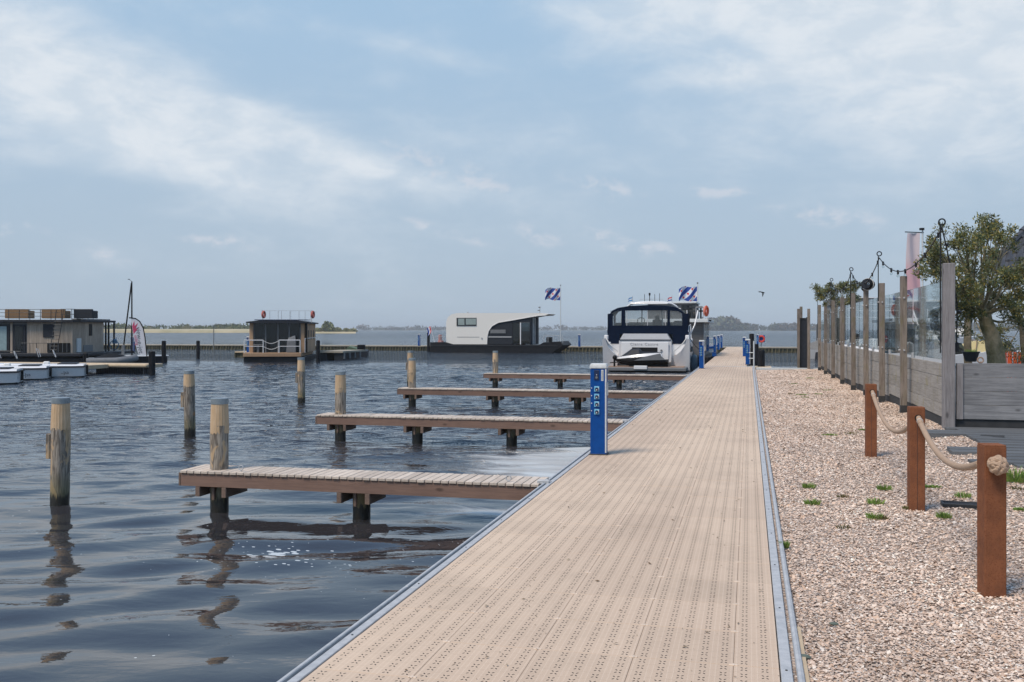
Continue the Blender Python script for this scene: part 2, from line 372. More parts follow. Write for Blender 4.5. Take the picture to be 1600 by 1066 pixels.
def m_water():
    m, t, b = newmat('lake water'); oc = t.new('ShaderNodeNewGeometry').outputs['Position']
    r = t.mapping(oc, rot=(0, 0, -YAW)); X, Y, _z = t.sep(oc)[:3]
    a = t.noise(t.mapping(r, sc=(.45, 1, 1)), 2.2, 2, .5, .5); c = t.noise(t.mapping(r, loc=(5, 2, 0), rot=(0, 0, .25), sc=(.45, 1, 1)), 6.5, 3, .55, .4); e = t.noise(t.mapping(r, sc=(.5, 1, 1)), 22, 2, .55)
    far = t.mr(Y, 9, 24); gust = t.mr(t.noise(t.mapping(r, sc=(.25, 1, 1)), .09, 3, .6), .32, .66, .55, 1.25)
    hgt = t.m('MULTIPLY', t.m('ADD', t.m('MULTIPLY', a, .13), t.m('ADD', t.m('MULTIPLY', c, .052), t.m('MULTIPLY', e, .006))), t.m('MULTIPLY', gust, t.m('ADD', t.m('ADD', .10, t.m('MULTIPLY', t.mr(Y, 45, 130), 3.)), t.m('MULTIPLY', far, 1.75))))
    # quiet corner of scummy film and painted sheen between the first two jetties, foam flecks near the first one
    def blob(x0, y0, rx, ry):
        u = t.m('DIVIDE', t.m('SUBTRACT', X, x0), rx); v = t.m('DIVIDE', t.m('SUBTRACT', Y, y0), ry); return t.m('EXPONENT', t.m('MULTIPLY', t.m('ADD', t.m('MULTIPLY', u, u), t.m('MULTIPLY', v, v)), -1.))
    st = t.noise(t.mapping(oc, rot=(0, 0, .5), sc=(.6, 1.6, 1)), 1.1, 5, .6, .8)
    scum_sheen = t.m('ADD', t.m('MULTIPLY', blob(-1.9, 15.2, 2.7, 2.5), 1.35), t.m('MULTIPLY', blob(-3.0, 10.9, 1.9, .9), .6))
    scum_sheen = t.mr(t.m('ADD', scum_sheen, t.m('MULTIPLY', t.m('SUBTRACT', st, .5), 1.3)), .48, .80)
    vo = t.new('ShaderNodeTexVoronoi'); t.put(vo.inputs['Vector'], t.mapping(oc, sc=(.6, 1.2, 1))); vo.inputs['Scale'].default_value = 15; t.put(vo.inputs['Randomness'], 1.)
    fz = t.m('ADD', t.m('MULTIPLY', blob(-4.35, 8.35, .5, .4), 1.5), t.m('ADD', t.m('MULTIPLY', blob(-3.0, 8.4, 1.4, 1.3), .35), t.m('MULTIPLY', blob(-5.6, 7.9, 1.6, .35), .28)))
    cl = t.noise(oc, 3.2, 3, .6); fl = t.m('MULTIPLY', t.m('LESS_THAN', vo.outputs['Distance'], t.m('MULTIPLY', t.m('SUBTRACT', cl, .28), t.m('MULTIPLY', fz, 1.1))), 1.)
    vo2 = t.new('ShaderNodeTexVoronoi'); t.put(vo2.inputs['Vector'], oc); vo2.inputs['Scale'].default_value = 3.4
    fl2 = t.m('MULTIPLY', t.m('LESS_THAN', vo2.outputs['Distance'], .035), t.mr(Y, 12, 9)); fl = t.m('MAXIMUM', fl, fl2)
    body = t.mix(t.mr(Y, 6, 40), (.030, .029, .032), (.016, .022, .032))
    col = t.mix(t.m('MULTIPLY', scum_sheen, t.mr(t.noise(t.mapping(oc, rot=(0, 0, .3), sc=(.35, 2.2, 1)), 2.6, 4, .6), .3, .6, .62, .92)), body, (.58, .60, .60)); col = t.mix(t.m('MULTIPLY', fl, .8), col, (.62, .66, .68))  # pale sky reflection mixed into the colour together with the scummy film
    t.put(b.inputs['Base Color'], col); t.put(b.inputs['IOR'], t.mr(Y, 9, 45, 1.62, 1.34))
    t.put(b.inputs['Roughness'], t.m('ADD', t.m('MULTIPLY', scum_sheen, .18), t.m('ADD', .015, t.m('MULTIPLY', t.mr(Y, 20, 300), .16))))
    t.put(b.inputs['Normal'], t.bump(t.m('MULTIPLY', hgt, t.m('SUBTRACT', 1., t.m('MULTIPLY', scum_sheen, .8))), 1., 1.)); return m
M['water'] = m_water()

def m_gravel():
    m, t, b = newmat('shell gravel bed'); oc = t.coord(); vo = t.new('ShaderNodeTexVoronoi'); t.put(vo.inputs['Vector'], t.mapping(oc, sc=(1, 1.25, 1))); vo.inputs['Scale'].default_value = 44
    hs = t.sep(vo.outputs['Color'])[0]; col = t.ramp(hs, [(0, (.20, .15, .12)), (.2, (.40, .30, .235)), (.5, (.54, .43, .35)), (.8, (.68, .60, .54)), (1, (.76, .70, .64))])
    BED = .4
    big = t.noise(oc, .5, 4); col = t.mix(t.mr(big, .4, .65, 0, .35), col, (.46, .36, .28)); edge = t.mr(vo.outputs['Distance'], .35, .62); col = t.mix(t.m('MULTIPLY', edge, .45), col, (.20, .155, .125))
    t.put(b.inputs['Base Color'], col); b.inputs['Roughness'].default_value = .8
    t.put(b.inputs['Normal'], t.bump(t.m('SUBTRACT', hs, vo.outputs['Distance']), .9, .02)); return m
M['gravel'] = m_gravel()

def m_attr(name, rough=.6, spec=.4, sheen=0, trans=0):
    m, t, b = newmat(name); a = t.new('ShaderNodeAttribute', attribute_name='col'); t.put(b.inputs['Base Color'], a.outputs['Color'])
    b.inputs['Roughness'].default_value = rough; b.inputs['Specular IOR Level'].default_value = spec; b.inputs['Subsurface Weight'].default_value = 0
    if trans:
        tr = t.new('ShaderNodeBsdfTranslucent'); t.put(tr.inputs[0], a.outputs['Color']); mx = t.new('ShaderNodeMixShader'); mx.inputs[0].default_value = trans
        o = [n for n in t.n if n.type == 'OUTPUT_MATERIAL'][0]; t.l.new(b.outputs[0], mx.inputs[1]); t.l.new(tr.outputs[0], mx.inputs[2]); t.l.new(mx.outputs[0], o.inputs[0])
    return m
M['shell'] = m_attr('shell fragments', .6); M['leaf'] = m_attr('olive leaves', .5, .4, trans=.25); M['farleaf'] = m_attr('distant foliage', .9, .1)

def m_pile():
    m, t, b = newmat('weathered pile timber'); oc = t.coord(); oi = t.new('ShaderNodeObjectInfo').outputs['Random']
    v = t.vm('ADD', oc, t.comb(0, 0, t.m('MULTIPLY', oi, 31.))); z = t.sep(t.new('ShaderNodeNewGeometry').outputs['Position'])[2]
    g = t.noise(t.mapping(v, sc=(1, 1, .1)), 40, 5, .65, .5); p = t.noise(t.mapping(v, sc=(1, 1, .45)), 6, 4, .6, .6)
    col = t.mix(t.mr(g, .38, .62), (.35, .31, .26), (.11, .092, .075)); col = t.mix(t.mr(p, .54, .60, 0, .85), col, (.48, .34, .20)); col = t.mix(t.mr(p, .3, .40, .6, 0), col, (.09, .085, .08))
    vo = t.new('ShaderNodeTexVoronoi'); t.put(vo.inputs['Vector'], v); vo.inputs['Scale'].default_value = 1.6; col = t.mix(t.mr(vo.outputs['Distance'], .04, .12, .8, 0), col, (.45, .22, .08))
    wl = t.m('ADD', z, t.m('MULTIPLY', t.m('SUBTRACT', g, .5), .30)); col = t.mix(t.mr(wl, .50, .20, 0, .6), col, (.13, .12, .05)); col = t.mix(t.mr(wl, .19, .13, 0, .95), col, (.012, .011, .009))
    t.put(b.inputs['Base Color'], col); t.put(b.inputs['Roughness'], t.mr(wl, .2, .1, .85, .35)); t.put(b.inputs['Normal'], t.bump(g, .7, .01)); return m
M['pile'] = m_pile()
M['pile_head'] = wood('planed pile head', (.60, .45, .30), (.49, .34, .20), 'z', 3, .7, .12, knots=False)
M['pile_cap'] = mat('zinc pile cap', (.30, .35, .38), .5, .4, .25, 12, bump=.2, c2=(.18, .22, .25))
M['beam'] = wood('brown hardwood beam', (.235, .150, .115), (.175, .112, .088), 'x', 2.2, .7, .08)
M['beam_y'] = wood('brown hardwood beam across', (.20, .14, .11), (.13, .09, .07), 'y', 2.2, .7, .1)
M['plank'] = wood('bleached jetty plank', (.60, .53, .455), (.47, .395, .33), 'y', 3, .8, .13, knots=False)
M['fence_post'] = wood('grey fence post timber', (.26, .225, .20), (.135, .115, .095), 'z', 2.2, .85, .12, algae=(.15, .135, .07))
M['fence_board'] = wood('weathered fence board', (.37, .345, .315), (.25, .232, .21), 'y', 1.8, .85, .1, algae=(.27, .235, .12))
M['wall_board'] = wood('grey terrace board', (.28, .285, .295), (.155, .16, .17), 'x', 1.6, .85, .08)
M['skirt'] = mat('black foundation board', (.018, .02, .022), .8, var=.4, sc=6, c2=(.04, .042, .045), bump=.4)
M['patio'] = wood('dark grey deck board', (.125, .135, .145), (.092, .10, .108), 'x', 1.2, .8, .08, knots=False, bump=.2)
M['corner'] = wood('grey corner post timber', (.27, .26, .265), (.17, .162, .165), 'z', 1.8, .85, .03)
M['cedar'] = wood('greyed vertical cladding', (.44, .37, .30), (.30, .25, .20), 'z', 1.2, .85, .12, knots=False)
M['pine_clad'] = wood('light timber cladding', (.44, .29, .18), (.34, .22, .135), 'z', 1.2, .8, .12, knots=False)
M['greyclad'] = wood('grey horizontal cladding', (.30, .30, .30), (.21, .21, .21), 'x', 1, .85, .12, knots=False)
M['darkclad'] = wood('dark grey cladding', (.15, .15, .15), (.10, .10, .105), 'x', 1, .85, .12, knots=False)
M['bark_grey'] = mat('grey bark', (.20, .17, .12), .9, var=1, sc=6, bump=.8, bd=.02, c2=(.09, .08, .05))
M['bark'] = mat('olive bark', (.36, .30, .20), .9, var=1, sc=3.2, stretch=(1, 1, .7), bump=1, bd=.03, c2=(.085, .085, .030), bsc=14)
M['piling'] = mat('stained piling', (.15, .135, .075), .9, var=.9, sc=5, stretch=(1, 1, .2), bump=.3, c2=(.05, .05, .035))
M['beige'] = mat('beige pontoon deck', (.52, .42, .29), .75, var=.3, sc=4, c2=(.42, .33, .22))
M['greybeige'] = mat('grey beige timber top', (.36, .33, .27), .85, var=.4, sc=2, c2=(.26, .24, .19))

# ================================================================== SETTING
def sm(a, b, x):
    t = np.clip((x - a) / (b - a), 0, 1); return t * t * (3 - 2 * t)
def zg(x, y):                                    # shell bank: flat by the walkway, a little higher at the terrace corner
    x = np.asarray(x, float); y = np.asarray(y, float)
    h = .475 + .17 * sm(1.5, 2.9, x) * sm(9, 14.5, y) * (1 - .8 * sm(17, 30, y))
    h = h + .018 * np.sin(x * 1.7 + y * .6) * np.sin(y * .83 + 1) * sm(.4, 1.2, x) + .03 * sm(.5, 1.6, x)
    return h
def grid_mesh(name, xs, ys, zf, m, smooth=True):
    X, Y = np.meshgrid(xs, ys); Z = zf(X, Y); v = np.stack([X, Y, Z], -1).reshape(-1, 3); nx, ny = len(xs), len(ys)
    i = (np.arange(ny - 1)[:, None] * nx + np.arange(nx - 1)[None]).ravel(); q = np.stack([i, i + 1, i + nx + 1, i + nx], -1)
    me = bpy.data.meshes.new(name); me.vertices.add(len(v)); me.vertices.foreach_set('co', v.ravel()); me.loops.add(q.size); me.loops.foreach_set('vertex_index', q.ravel())
    me.polygons.add(len(q)); me.polygons.foreach_set('loop_start', np.arange(len(q)) * 4); me.polygons.foreach_set('use_smooth', [smooth] * len(q)); me.update(calc_edges=True); me.materials.append(m); return me

# water: one sheet out to the horizon, with real wavelets over the basin in front
def waves(X, Y):
    r = np.random.default_rng(11); Z = np.zeros_like(X)
    env = sm(-46, -30, X) * (1 - sm(48, 60, Y)) * sm(-4, 0, Y) * (1 - sm(6, 12, X)); calm = .28 + .72 * sm(8, 22, Y)
    q = np.exp(-((X + 1.9) / 3.0) ** 2 - ((Y - 15.4) / 2.6) ** 2)
    for k in range(60):
        lam = .32 * (7.5 ** r.random()); th = PI / 2 + YAW + r.normal() * .33; kx, ky = math.cos(th) * 2 * PI / lam, math.sin(th) * 2 * PI / lam
        wob = .5 * np.sin(X * r.uniform(.2, .6) + Y * r.uniform(.2, .5) + r.random() * 6)
        g = .55 + .45 * np.sin(X * r.uniform(-.5, .5) + Y * r.uniform(.1, .45) + r.random() * 6)
        a = .0042 * lam ** 1.0
        loc = calm * 1.9 if lam < .5 else (1.5 - .3 * sm(10, 22, Y) if lam < 1.1 else .55 + .25 * sm(10, 22, Y))
        Z += a * g * loc * np.sin(kx * X + ky * Y + wob + r.random() * 6.28)
    return Z * env * (1 - .85 * q)
ys = np.concatenate([np.arange(-4, 22, .065), np.arange(22, 60.01, .11)]); xs = np.arange(-46, 12.01, .105)
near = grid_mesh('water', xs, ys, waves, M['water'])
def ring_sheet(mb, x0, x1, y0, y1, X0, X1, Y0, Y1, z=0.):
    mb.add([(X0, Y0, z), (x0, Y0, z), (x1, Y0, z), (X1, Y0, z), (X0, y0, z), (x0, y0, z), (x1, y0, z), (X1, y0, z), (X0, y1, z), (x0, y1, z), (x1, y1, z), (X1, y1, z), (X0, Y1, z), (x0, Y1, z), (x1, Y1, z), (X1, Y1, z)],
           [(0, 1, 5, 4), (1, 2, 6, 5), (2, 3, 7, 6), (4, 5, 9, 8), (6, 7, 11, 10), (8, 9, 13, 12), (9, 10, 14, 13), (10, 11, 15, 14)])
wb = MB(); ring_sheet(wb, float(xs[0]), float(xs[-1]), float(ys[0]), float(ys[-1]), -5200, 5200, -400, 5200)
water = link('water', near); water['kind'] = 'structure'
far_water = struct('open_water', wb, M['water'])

# lake bed closes the water from below
bed = struct('lake_bed', MB().box(-5300, 5300, -500, 5300, -3.4, -3.0), mat('lake mud', (.03, .028, .02), .9))

# shell bank
gx = np.concatenate([[.262], np.arange(.4, 6, .1), np.arange(6, 32, 1.)]); gy = np.concatenate([np.arange(-14, 2, 1.), np.arange(2, 20, .1), np.arange(20, 41.5, .4)])
bank = link('shell_gravel_ground', grid_mesh('shell_gravel_ground', gx, gy, lambda X, Y: zg(X, Y) - .012, M['gravel'])); bank['kind'] = 'structure'
qb = MB().box(.262, 32, -14, 41.38, -2.2, .42); struct('bank_soil', qb, mat('bank soil', (.12, .09, .06), .9))
obj('quay_edge', MB().cbox(.30, 2.9, 41.25, 41.45, .2, .56, .01), M['capwhite'], bank)

def path_left(y):
    y = np.asarray(y); return np.where((y > 14.45) & (y < 14.93), 2.42, np.where((y > 12.78) & (y < 13.28), 2.43, np.where((y > 11.98) & (y < 12.35), 2.50, np.where(y > 15.0, 2.8, 2.92))))
def shells():
    """broken cockle shells scattered on the bank: small bent shards, finer and denser near the viewer"""
    N = 430000; u = rng.random(N); y = 3.3 + (41 - 3.3) * u ** 2.2; xm = np.minimum(.20 * y + 1.6 + .12 * y, 5.0); x = .27 + rng.random(N) * np.clip(xm, 1.2, 3.6 + (y < 15) * 1.8)
    keep = ~((y > 15.3) & (x > 2.84)) & ~((y > 11.85) & (y < 15.32) & (x > path_left(y) - .03 * rng.random(N))); x = x[keep]; y = y[keep]; n = len(x); z = zg(x, y) - .010 + rng.random(n) * .010
    s = (rng.gamma(4.5, .00088, n) + .0022) * (1 + .055 * y); s = np.clip(s, .0025, .028); ang = rng.random(n) * 6.28; tx = rng.normal(0, .27, n); ty = rng.normal(0, .27, n)
    k = 4; pal_warm = 1; a = np.arange(k) * 2 * PI / k; L = np.zeros((n, k + 1, 3)); rr = s[:, None] * (.7 + .6 * rng.random((n, k)))
    L[:, :k, 0] = np.cos(a) * rr * 1.25; L[:, :k, 1] = np.sin(a) * rr * .85; L[:, k, 2] = s * rng.uniform(.15, .5, n); L[:, :k, 2] = rng.normal(0, .08, (n, k)) * s[:, None]
    c, q = np.cos(ang)[:, None], np.sin(ang)[:, None]; X = L[..., 0] * c - L[..., 1] * q; Y = L[..., 0] * q + L[..., 1] * c; Z = L[..., 2] + X * tx[:, None] + Y * ty[:, None]
    V = np.stack([X + x[:, None], Y + y[:, None], Z + z[:, None]], -1).reshape(-1, 3)
    base = (np.arange(n) * (k + 1))[:, None]; T = np.concatenate([np.stack([base[:, 0] + i, base[:, 0] + (i + 1) % k, base[:, 0] + k], -1) for i in range(k)], 0)
    me = bpy.data.meshes.new('shells'); me.vertices.add(len(V)); me.vertices.foreach_set('co', V.ravel()); me.loops.add(T.size); me.loops.foreach_set('vertex_index', T.ravel())
    me.polygons.add(len(T)); me.polygons.foreach_set('loop_start', np.arange(len(T)) * 3); me.update(calc_edges=True)
    pal = np.array([(.70, .61, .53), (.61, .50, .42), (.58, .45, .36), (.50, .38, .29), (.76, .71, .65), (.55, .40, .29), (.29, .22, .17), (.43, .36, .31), (.14, .115, .10), (.64, .55, .47)])
    ci = rng.choice(len(pal), n, p=[.17, .19, .17, .12, .09, .05, .045, .05, .015, .10]); pt = .93 + .10 * np.sin(x * 2.1 + y * 1.3) * np.sin(y * .9 - x) + .05 * np.sin(x * 5 + 1) * np.sin(y * 4.1); col = np.clip(pal[ci] * np.array([1.14, 1.08, 1.03]) * (rng.uniform(.88, 1.1, n) * pt)[:, None], 0, .85)
    at_ = me.attributes.new('col', 'FLOAT_COLOR', 'POINT'); at_.data.foreach_set('color', np.concatenate([np.repeat(col, k + 1, 0), np.ones((n * (k + 1), 1))], 1).astype(np.float32).ravel())
    me.materials.append(M['shell']); o = link('crushed_shells', me); o['kind'] = 'stuff'; tag(o, 'loose crushed cockle shells covering the bank beside the walkway', 'gravel')
shells()

# ------------------------------------------------------------------ walkway
DZ = .5; XL, XR = -2.044, .145
walk = struct('boardwalk', MB().box(XL - .02, XR + .02, -3, 43.85, .26, DZ - .035), M['galv_dark'])
obj('left_fascia', MB().box(XL - .12, XL - .025, -3, 43.85, .30, DZ - .03), M['galv_dark'], walk)
cols = [XL + .4925 * i for i in range(4)]
pm = MB().cbox(0, 0.4912, 0, .5332, -.028, 0, .0025).mesh('deck_panel', M['deck']); pm2 = MB().cbox(0, XR - cols[3] - .4925 - .003, 0, .5332, -.028, 0, .0025).mesh('deck_panel_narrow', M['deck'])
nrow = 60; y0 = 1.1
for r_ in range(nrow):
    for c_ in range(5):
        link('deck_panel', pm if c_ < 4 else pm2, walk, (XL + .4925 * c_ + .0015, y0 + r_ * .535, DZ + random.uniform(-.0012, .0012)))
far = MB()
for r_ in range(nrow, 80):
    for c_ in range(5):
        x = XL + .4925 * c_ + .0015; w = 0.4912 if c_ < 4 else XR - cols[3] - .4925 - .002; far.cbox(x, x + w, y0 + r_ * .535, y0 + r_ * .535 + .5332, DZ - .028, DZ, .0025)
for r_ in range(-8, 0):
    for c_ in range(5):
        x = XL + .4925 * c_ + .0015; w = 0.4912 if c_ < 4 else XR - cols[3] - .4925 - .002; far.cbox(x, x + w, y0 + r_ * .535, y0 + r_ * .535 + .5332, DZ - .028, DZ, .0025)
o = obj('deck_panels', far, M['deck'], walk); o['kind'] = 'stuff'
clips = MB()
for r_ in range(nrow):
    for c_ in range(1, 5):
        x = XL + .4925 * c_; y = y0 + r_ * .535; clips.cbox(x - .022, x + .022, y - .006, y + .006, DZ - .002, DZ + .0035, .002); clips.cbox(x - .006, x + .006, y - .012, y + .012, DZ - .002, DZ + .0045, .0015)
o = obj('seam_clips', clips, mat('light beige clip', (.66, .54, .43), .6, bump=0), walk); o['kind'] = 'stuff'
# edge strips: flat zinc strip, dark slot, raised outer lip; in lengths
for s_ in range(16):
    ya = -3 + s_ * 2.93; yb = ya + 2.927
    obj('edge_strip', MB().cbox(XL - .052, XL - .004, ya, yb, DZ - .03, DZ + .006, .003), M['galv'], walk)
    obj('edge_lip', MB().cbox(XL - .092, XL - .070, ya, yb, DZ - .12, DZ + .012, .005), M['galv'], walk)
    obj('edge_strip', MB().cbox(XR + .004, XR + .058, ya, yb, DZ - .03, DZ + .006, .003), M['galv'], walk)
    obj('edge_lip', MB().loft([[(XR + .078 + .018 + .018 * math.cos(a), yy, DZ - .004 + .018 * math.sin(a)) for a in np.linspace(0, 2 * PI, 9)[:-1]] for yy in (ya, yb)]), M['galv'], walk, True)
obj('slot_grit', MB().box(XR + .058, XR + .082, -3, 43.8, DZ - .05, DZ - .018), M['gravel'], walk)
obj('bank_timber', MB().box(XR + .112, XR + .135, -3, 5.6, .2, DZ - .012), M['beige'], walk)
obj('end_threshold', MB().cbox(XL - .05, XR + .07, 43.86, 43.98, DZ - .05, DZ + .012, .004), M['galv'], walk)
bolts = MB()
for i in range(40):
    for x in (XL - .028, XR + .031): bolts.cyl((x, 1.6 + i * 1.07, DZ + .006), (x, 1.6 + i * 1.07, DZ + .0095), .006, n=6)
o = obj('edge_bolts', bolts, M['galv_dark'], walk); o['kind'] = 'stuff'
lit = MB()                                       # wind-blown bits of leaf and shell
for i in range(520):
    y = 3.5 + 20 * random.random() ** 1.6; x = random.uniform(XL, XR); s = random.uniform(.002, .0055) * (1 + .05 * y) * random.choice((1, 1, 1, 1.9)); a = random.uniform(0, PI)
    lit.add([(x + math.cos(a + b) * s * q, y + math.sin(a + b) * s * q, DZ + .003 + random.random() * s * .7) for b, q in ((0, 1.4), (1.4, .6), (PI, 1.5), (4.4, .5))] + [(x, y, DZ + .003 + s * .8)], [(0, 1, 4), (1, 2, 4), (2, 3, 4), (3, 0, 4)])
o = obj('deck_litter', lit, mat('dry leaf crumbs', (.13, .085, .05), .9, var=.8, sc=3, c2=(.3, .25, .18)), None); o['kind'] = 'stuff'; tag(o, 'crumbs of leaf and shell blown over the beige walkway', 'litter')

# far run of the walkway and its cross pontoon
walk2 = struct('far_boardwalk', MB().box(XL + .02, -.05, 43.99, 92.6, .10, DZ - .035), M['galv_dark'])
f2 = MB()
for i in range(18):
    for c_ in range(4): f2.cbox(XL + .03 + c_ * .48, XL + .03 + c_ * .48 + .475, 44 + i * 2.7, 44 + i * 2.7 + 2.69, DZ - .03, DZ, .003)
o = obj('deck_panels', f2, M['deck'], walk2); o['kind'] = 'stuff'

def pontoon(name, x0, x1, y0_, y1_, h, top, label=None, pw=.9):
    b = struct(name, MB().box(x0, x1, y0_ + .1, y1_, -.3, h - .09), M['piling'])
    obj('deck_edge', MB().cbox(x0, x1, y0_ - .04, y1_ + .02, h - .10, h, .01), top, b)
    pb = MB(); x = x0
    while x < x1:
        pb.cyl((x, y0_ + .05, -.5), (x, y0_ + .05, h - .1), .075, n=7); x += pw * random.uniform(.75, 1.25)
    o = obj('pilings', pb, M['piling'], b, True); o['kind'] = 'stuff'; return b
bw = pontoon('breakwater_pontoon', -95, 45, 92.7, 95.3, .5, M['greybeige'], pw=.33)
pontoon('cross_pontoon', -38.5, XatY(388, 67), 66.8, 68.8, .46, M['beige'], pw=1.1)

# ------------------------------------------------------------------ piles and finger jetties
def pile_mesh(r, z0, z1, seed, head=True):
    rr = random.Random(seed); n = 22; loops = []; ph = [rr.uniform(0, 6) for _ in range(6)]
    zs = [z0 + (z1 - z0) * i / 22 for i in range(23)]
    for z in zs:
        loops.append([((r * (1 + .03 * math.sin(3 * a + ph[0] + z * 2) + .02 * math.sin(7 * a + ph[1] - z * 3) + .012 * math.sin(13 * a + ph[2] + 9 * z) + .015 * rr.random())) * math.cos(a),
                       (r * (1 + .03 * math.sin(3 * a + ph[0] + z * 2) + .02 * math.sin(7 * a + ph[1] - z * 3) + .012 * rr.random())) * math.sin(a), z) for a in [2 * PI * j / n for j in range(n)]])
    return MB().loft(loops)
def head_mesh(r, z0, z1):                        # planed, slightly drawn-in top with flutes and a ragged lower edge
    n = 40; loops = []
    for i in range(7):
        f = i / 6; z = z0 + (z1 - z0) * f; k = 1.02 - .10 * f ** 1.5
        loops.append([(r * k * (1 + (.012 if j % 2 else -.012)) * math.cos(2 * PI * j / n), r * k * (1 + (.012 if j % 2 else -.012)) * math.sin(2 * PI * j / n), z + (.018 * math.sin(j * 2.4) if i == 0 else 0)) for j in range(n)])
    return MB().loft(loops)
def build_pile(root, r, top, seed, fender=False, base=-2.2, as_part=None):
    """shaft, planed head and zinc cap; all under `root`"""
    P = as_part or root
    hl = .36 + .05 * math.sin(seed * 2.7)
    sh = obj('shaft', pile_mesh(r, base, top - hl + .02, seed), M['pile'], P, True) if not as_part else None
    obj('planed_head', head_mesh(r, top - hl, top - .05), M['pile_head'], P)
    obj('zinc_cap', MB().cyl((0, 0, top - .07), (0, 0, top - .004), r * .965, n=22).cyl((0, 0, top - .004), (0, 0, top), r * .965, r * .90, n=22), M['pile_cap'], P, True)
    if fender: sb = obj('side_block', MB().cbox(-r - .055, -r + .005, -.06, .06, top - .74, top - .44, .01), M['pile'], P); sb.rotation_euler = (0, 0, -seed)
def free_pile(px, wl, seed, label, top=1.33, r=.108, fender=True):
    x, y = at(px, F * CH / (wl - 515)); t = thing('mooring_pile', label, 'mooring pile', (x, y, 0), -YAW * 0, 'timber mooring piles standing free in the water'); t.rotation_euler = (R((.6, -.5, .4, -.7)[seed - 1]), R((.5, -.9, .8, -.4)[seed - 1]), seed)
    build_pile(t, r, top, seed, fender); return t
free_pile(93, 793, 1, 'thick weathered mooring pile with a side block, nearest and leftmost in the water')
free_pile(296.5, 682, 2, 'mooring pile with a small side block standing behind the end of the nearest jetty')
free_pile(471, 630, 3, 'slim mooring pile in open water between the nearest jetty and the square timber houseboat')
free_pile(640.5, 602.5, 4, 'mooring pile standing directly behind the end pile of the third jetty')

plank_me = MB().cbox(-.041, .041, -.015, .515, 0, .028, .004).mesh('plank', M['plank'])
def finger(Y, xl, piles, label, cleats):
    L = XL - .10 - xl; t = thing('finger_jetty', label, 'jetty', (xl, Y, DZ), 0, 'narrow timber finger jetties off the walkway')
    for y in (0, .445):
        obj('side_beam', MB().cbox(0, L, y, y + .055, -.18, -.029, .006), M['beam'], t)
    obj('end_beam', MB().cbox(-.03, .0, 0, .5, -.18, -.03, .005), M['beam_y'], t)
    n = int(L / .0915)
    ex = piles[0] - xl
    for i in range(n):
        link('plank', plank_me, t, (.045 + i * .0915, random.uniform(-.004, .004), -.028 + random.uniform(-.001, .002)), random.uniform(-.006, .006))
    for k, xp in enumerate(piles):
        lx = xp - xl
        if k == 0:
            p = obj('end_pile', pile_mesh(.105, -2.6, .53 if False else .52, 20 + int(Y)), M['pile'], t, True); p.location = (lx, .20, 0); build_pile(p, .105, .84, 3, as_part=p)
        else:
            p = obj('support_pile', pile_mesh(.10, -2.6, -.185, 40 + k + int(Y)), M['pile'], t, True); p.location = (lx, .24, 0)
        for dx in (-.20, .14): obj('clamp_beam', MB().cbox(lx + dx, lx + dx + .06, -.0, .50, -.30, -.182, .006), M['beam_y'], t)
        obj('cross_beam', MB().cbox(lx - .19, lx + .19, .36, .41, -.28, -.183, .006), M['beam'], t)
        obj('cleat_block', MB().cbox(lx - .02, lx + .015, .055, .09, -.34, -.182, .004), M['beam_y'], t)
    for cx in cleats:
        obj('mooring_ring', MB().torus((cx, .06, .045), .028, .006, 14, 6, Matrix.Rotation(R(90), 3, 'X')).cyl((cx, .06, -.002), (cx, .06, .02), .006), M['galv'], t, True)
    obj('fixing_bracket', MB().cbox(L - .06, L + .07, .05, .12, .0, .035, .006).cbox(L - .02, L + .02, .03, .32, .001, .012, .003), M['galv'], t)
    return t
finger(10.0, -6.47, [-6.08, -4.30], 'nearest timber jetty, its bleached planks clearly visible', (.75, 3.95))
finger(17.15, -8.13, [-7.72, -6.15, -4.30], 'second timber jetty from the viewer, with a scummy pale sheen in front of it', (1.1,))
finger(25.5, -9.60, [XatY(644, 25.7), XatY(773, 25.7), XatY(902, 25.7)], 'third timber jetty, the one with a free mooring pile right behind its end', (1.1,))
finger(34.9, -9.70, [XatY(774, 35.1), XatY(875, 35.1), XatY(967, 35.1)], 'farthest timber jetty, just in front of the navy-hooded motor yacht', (1.1,))

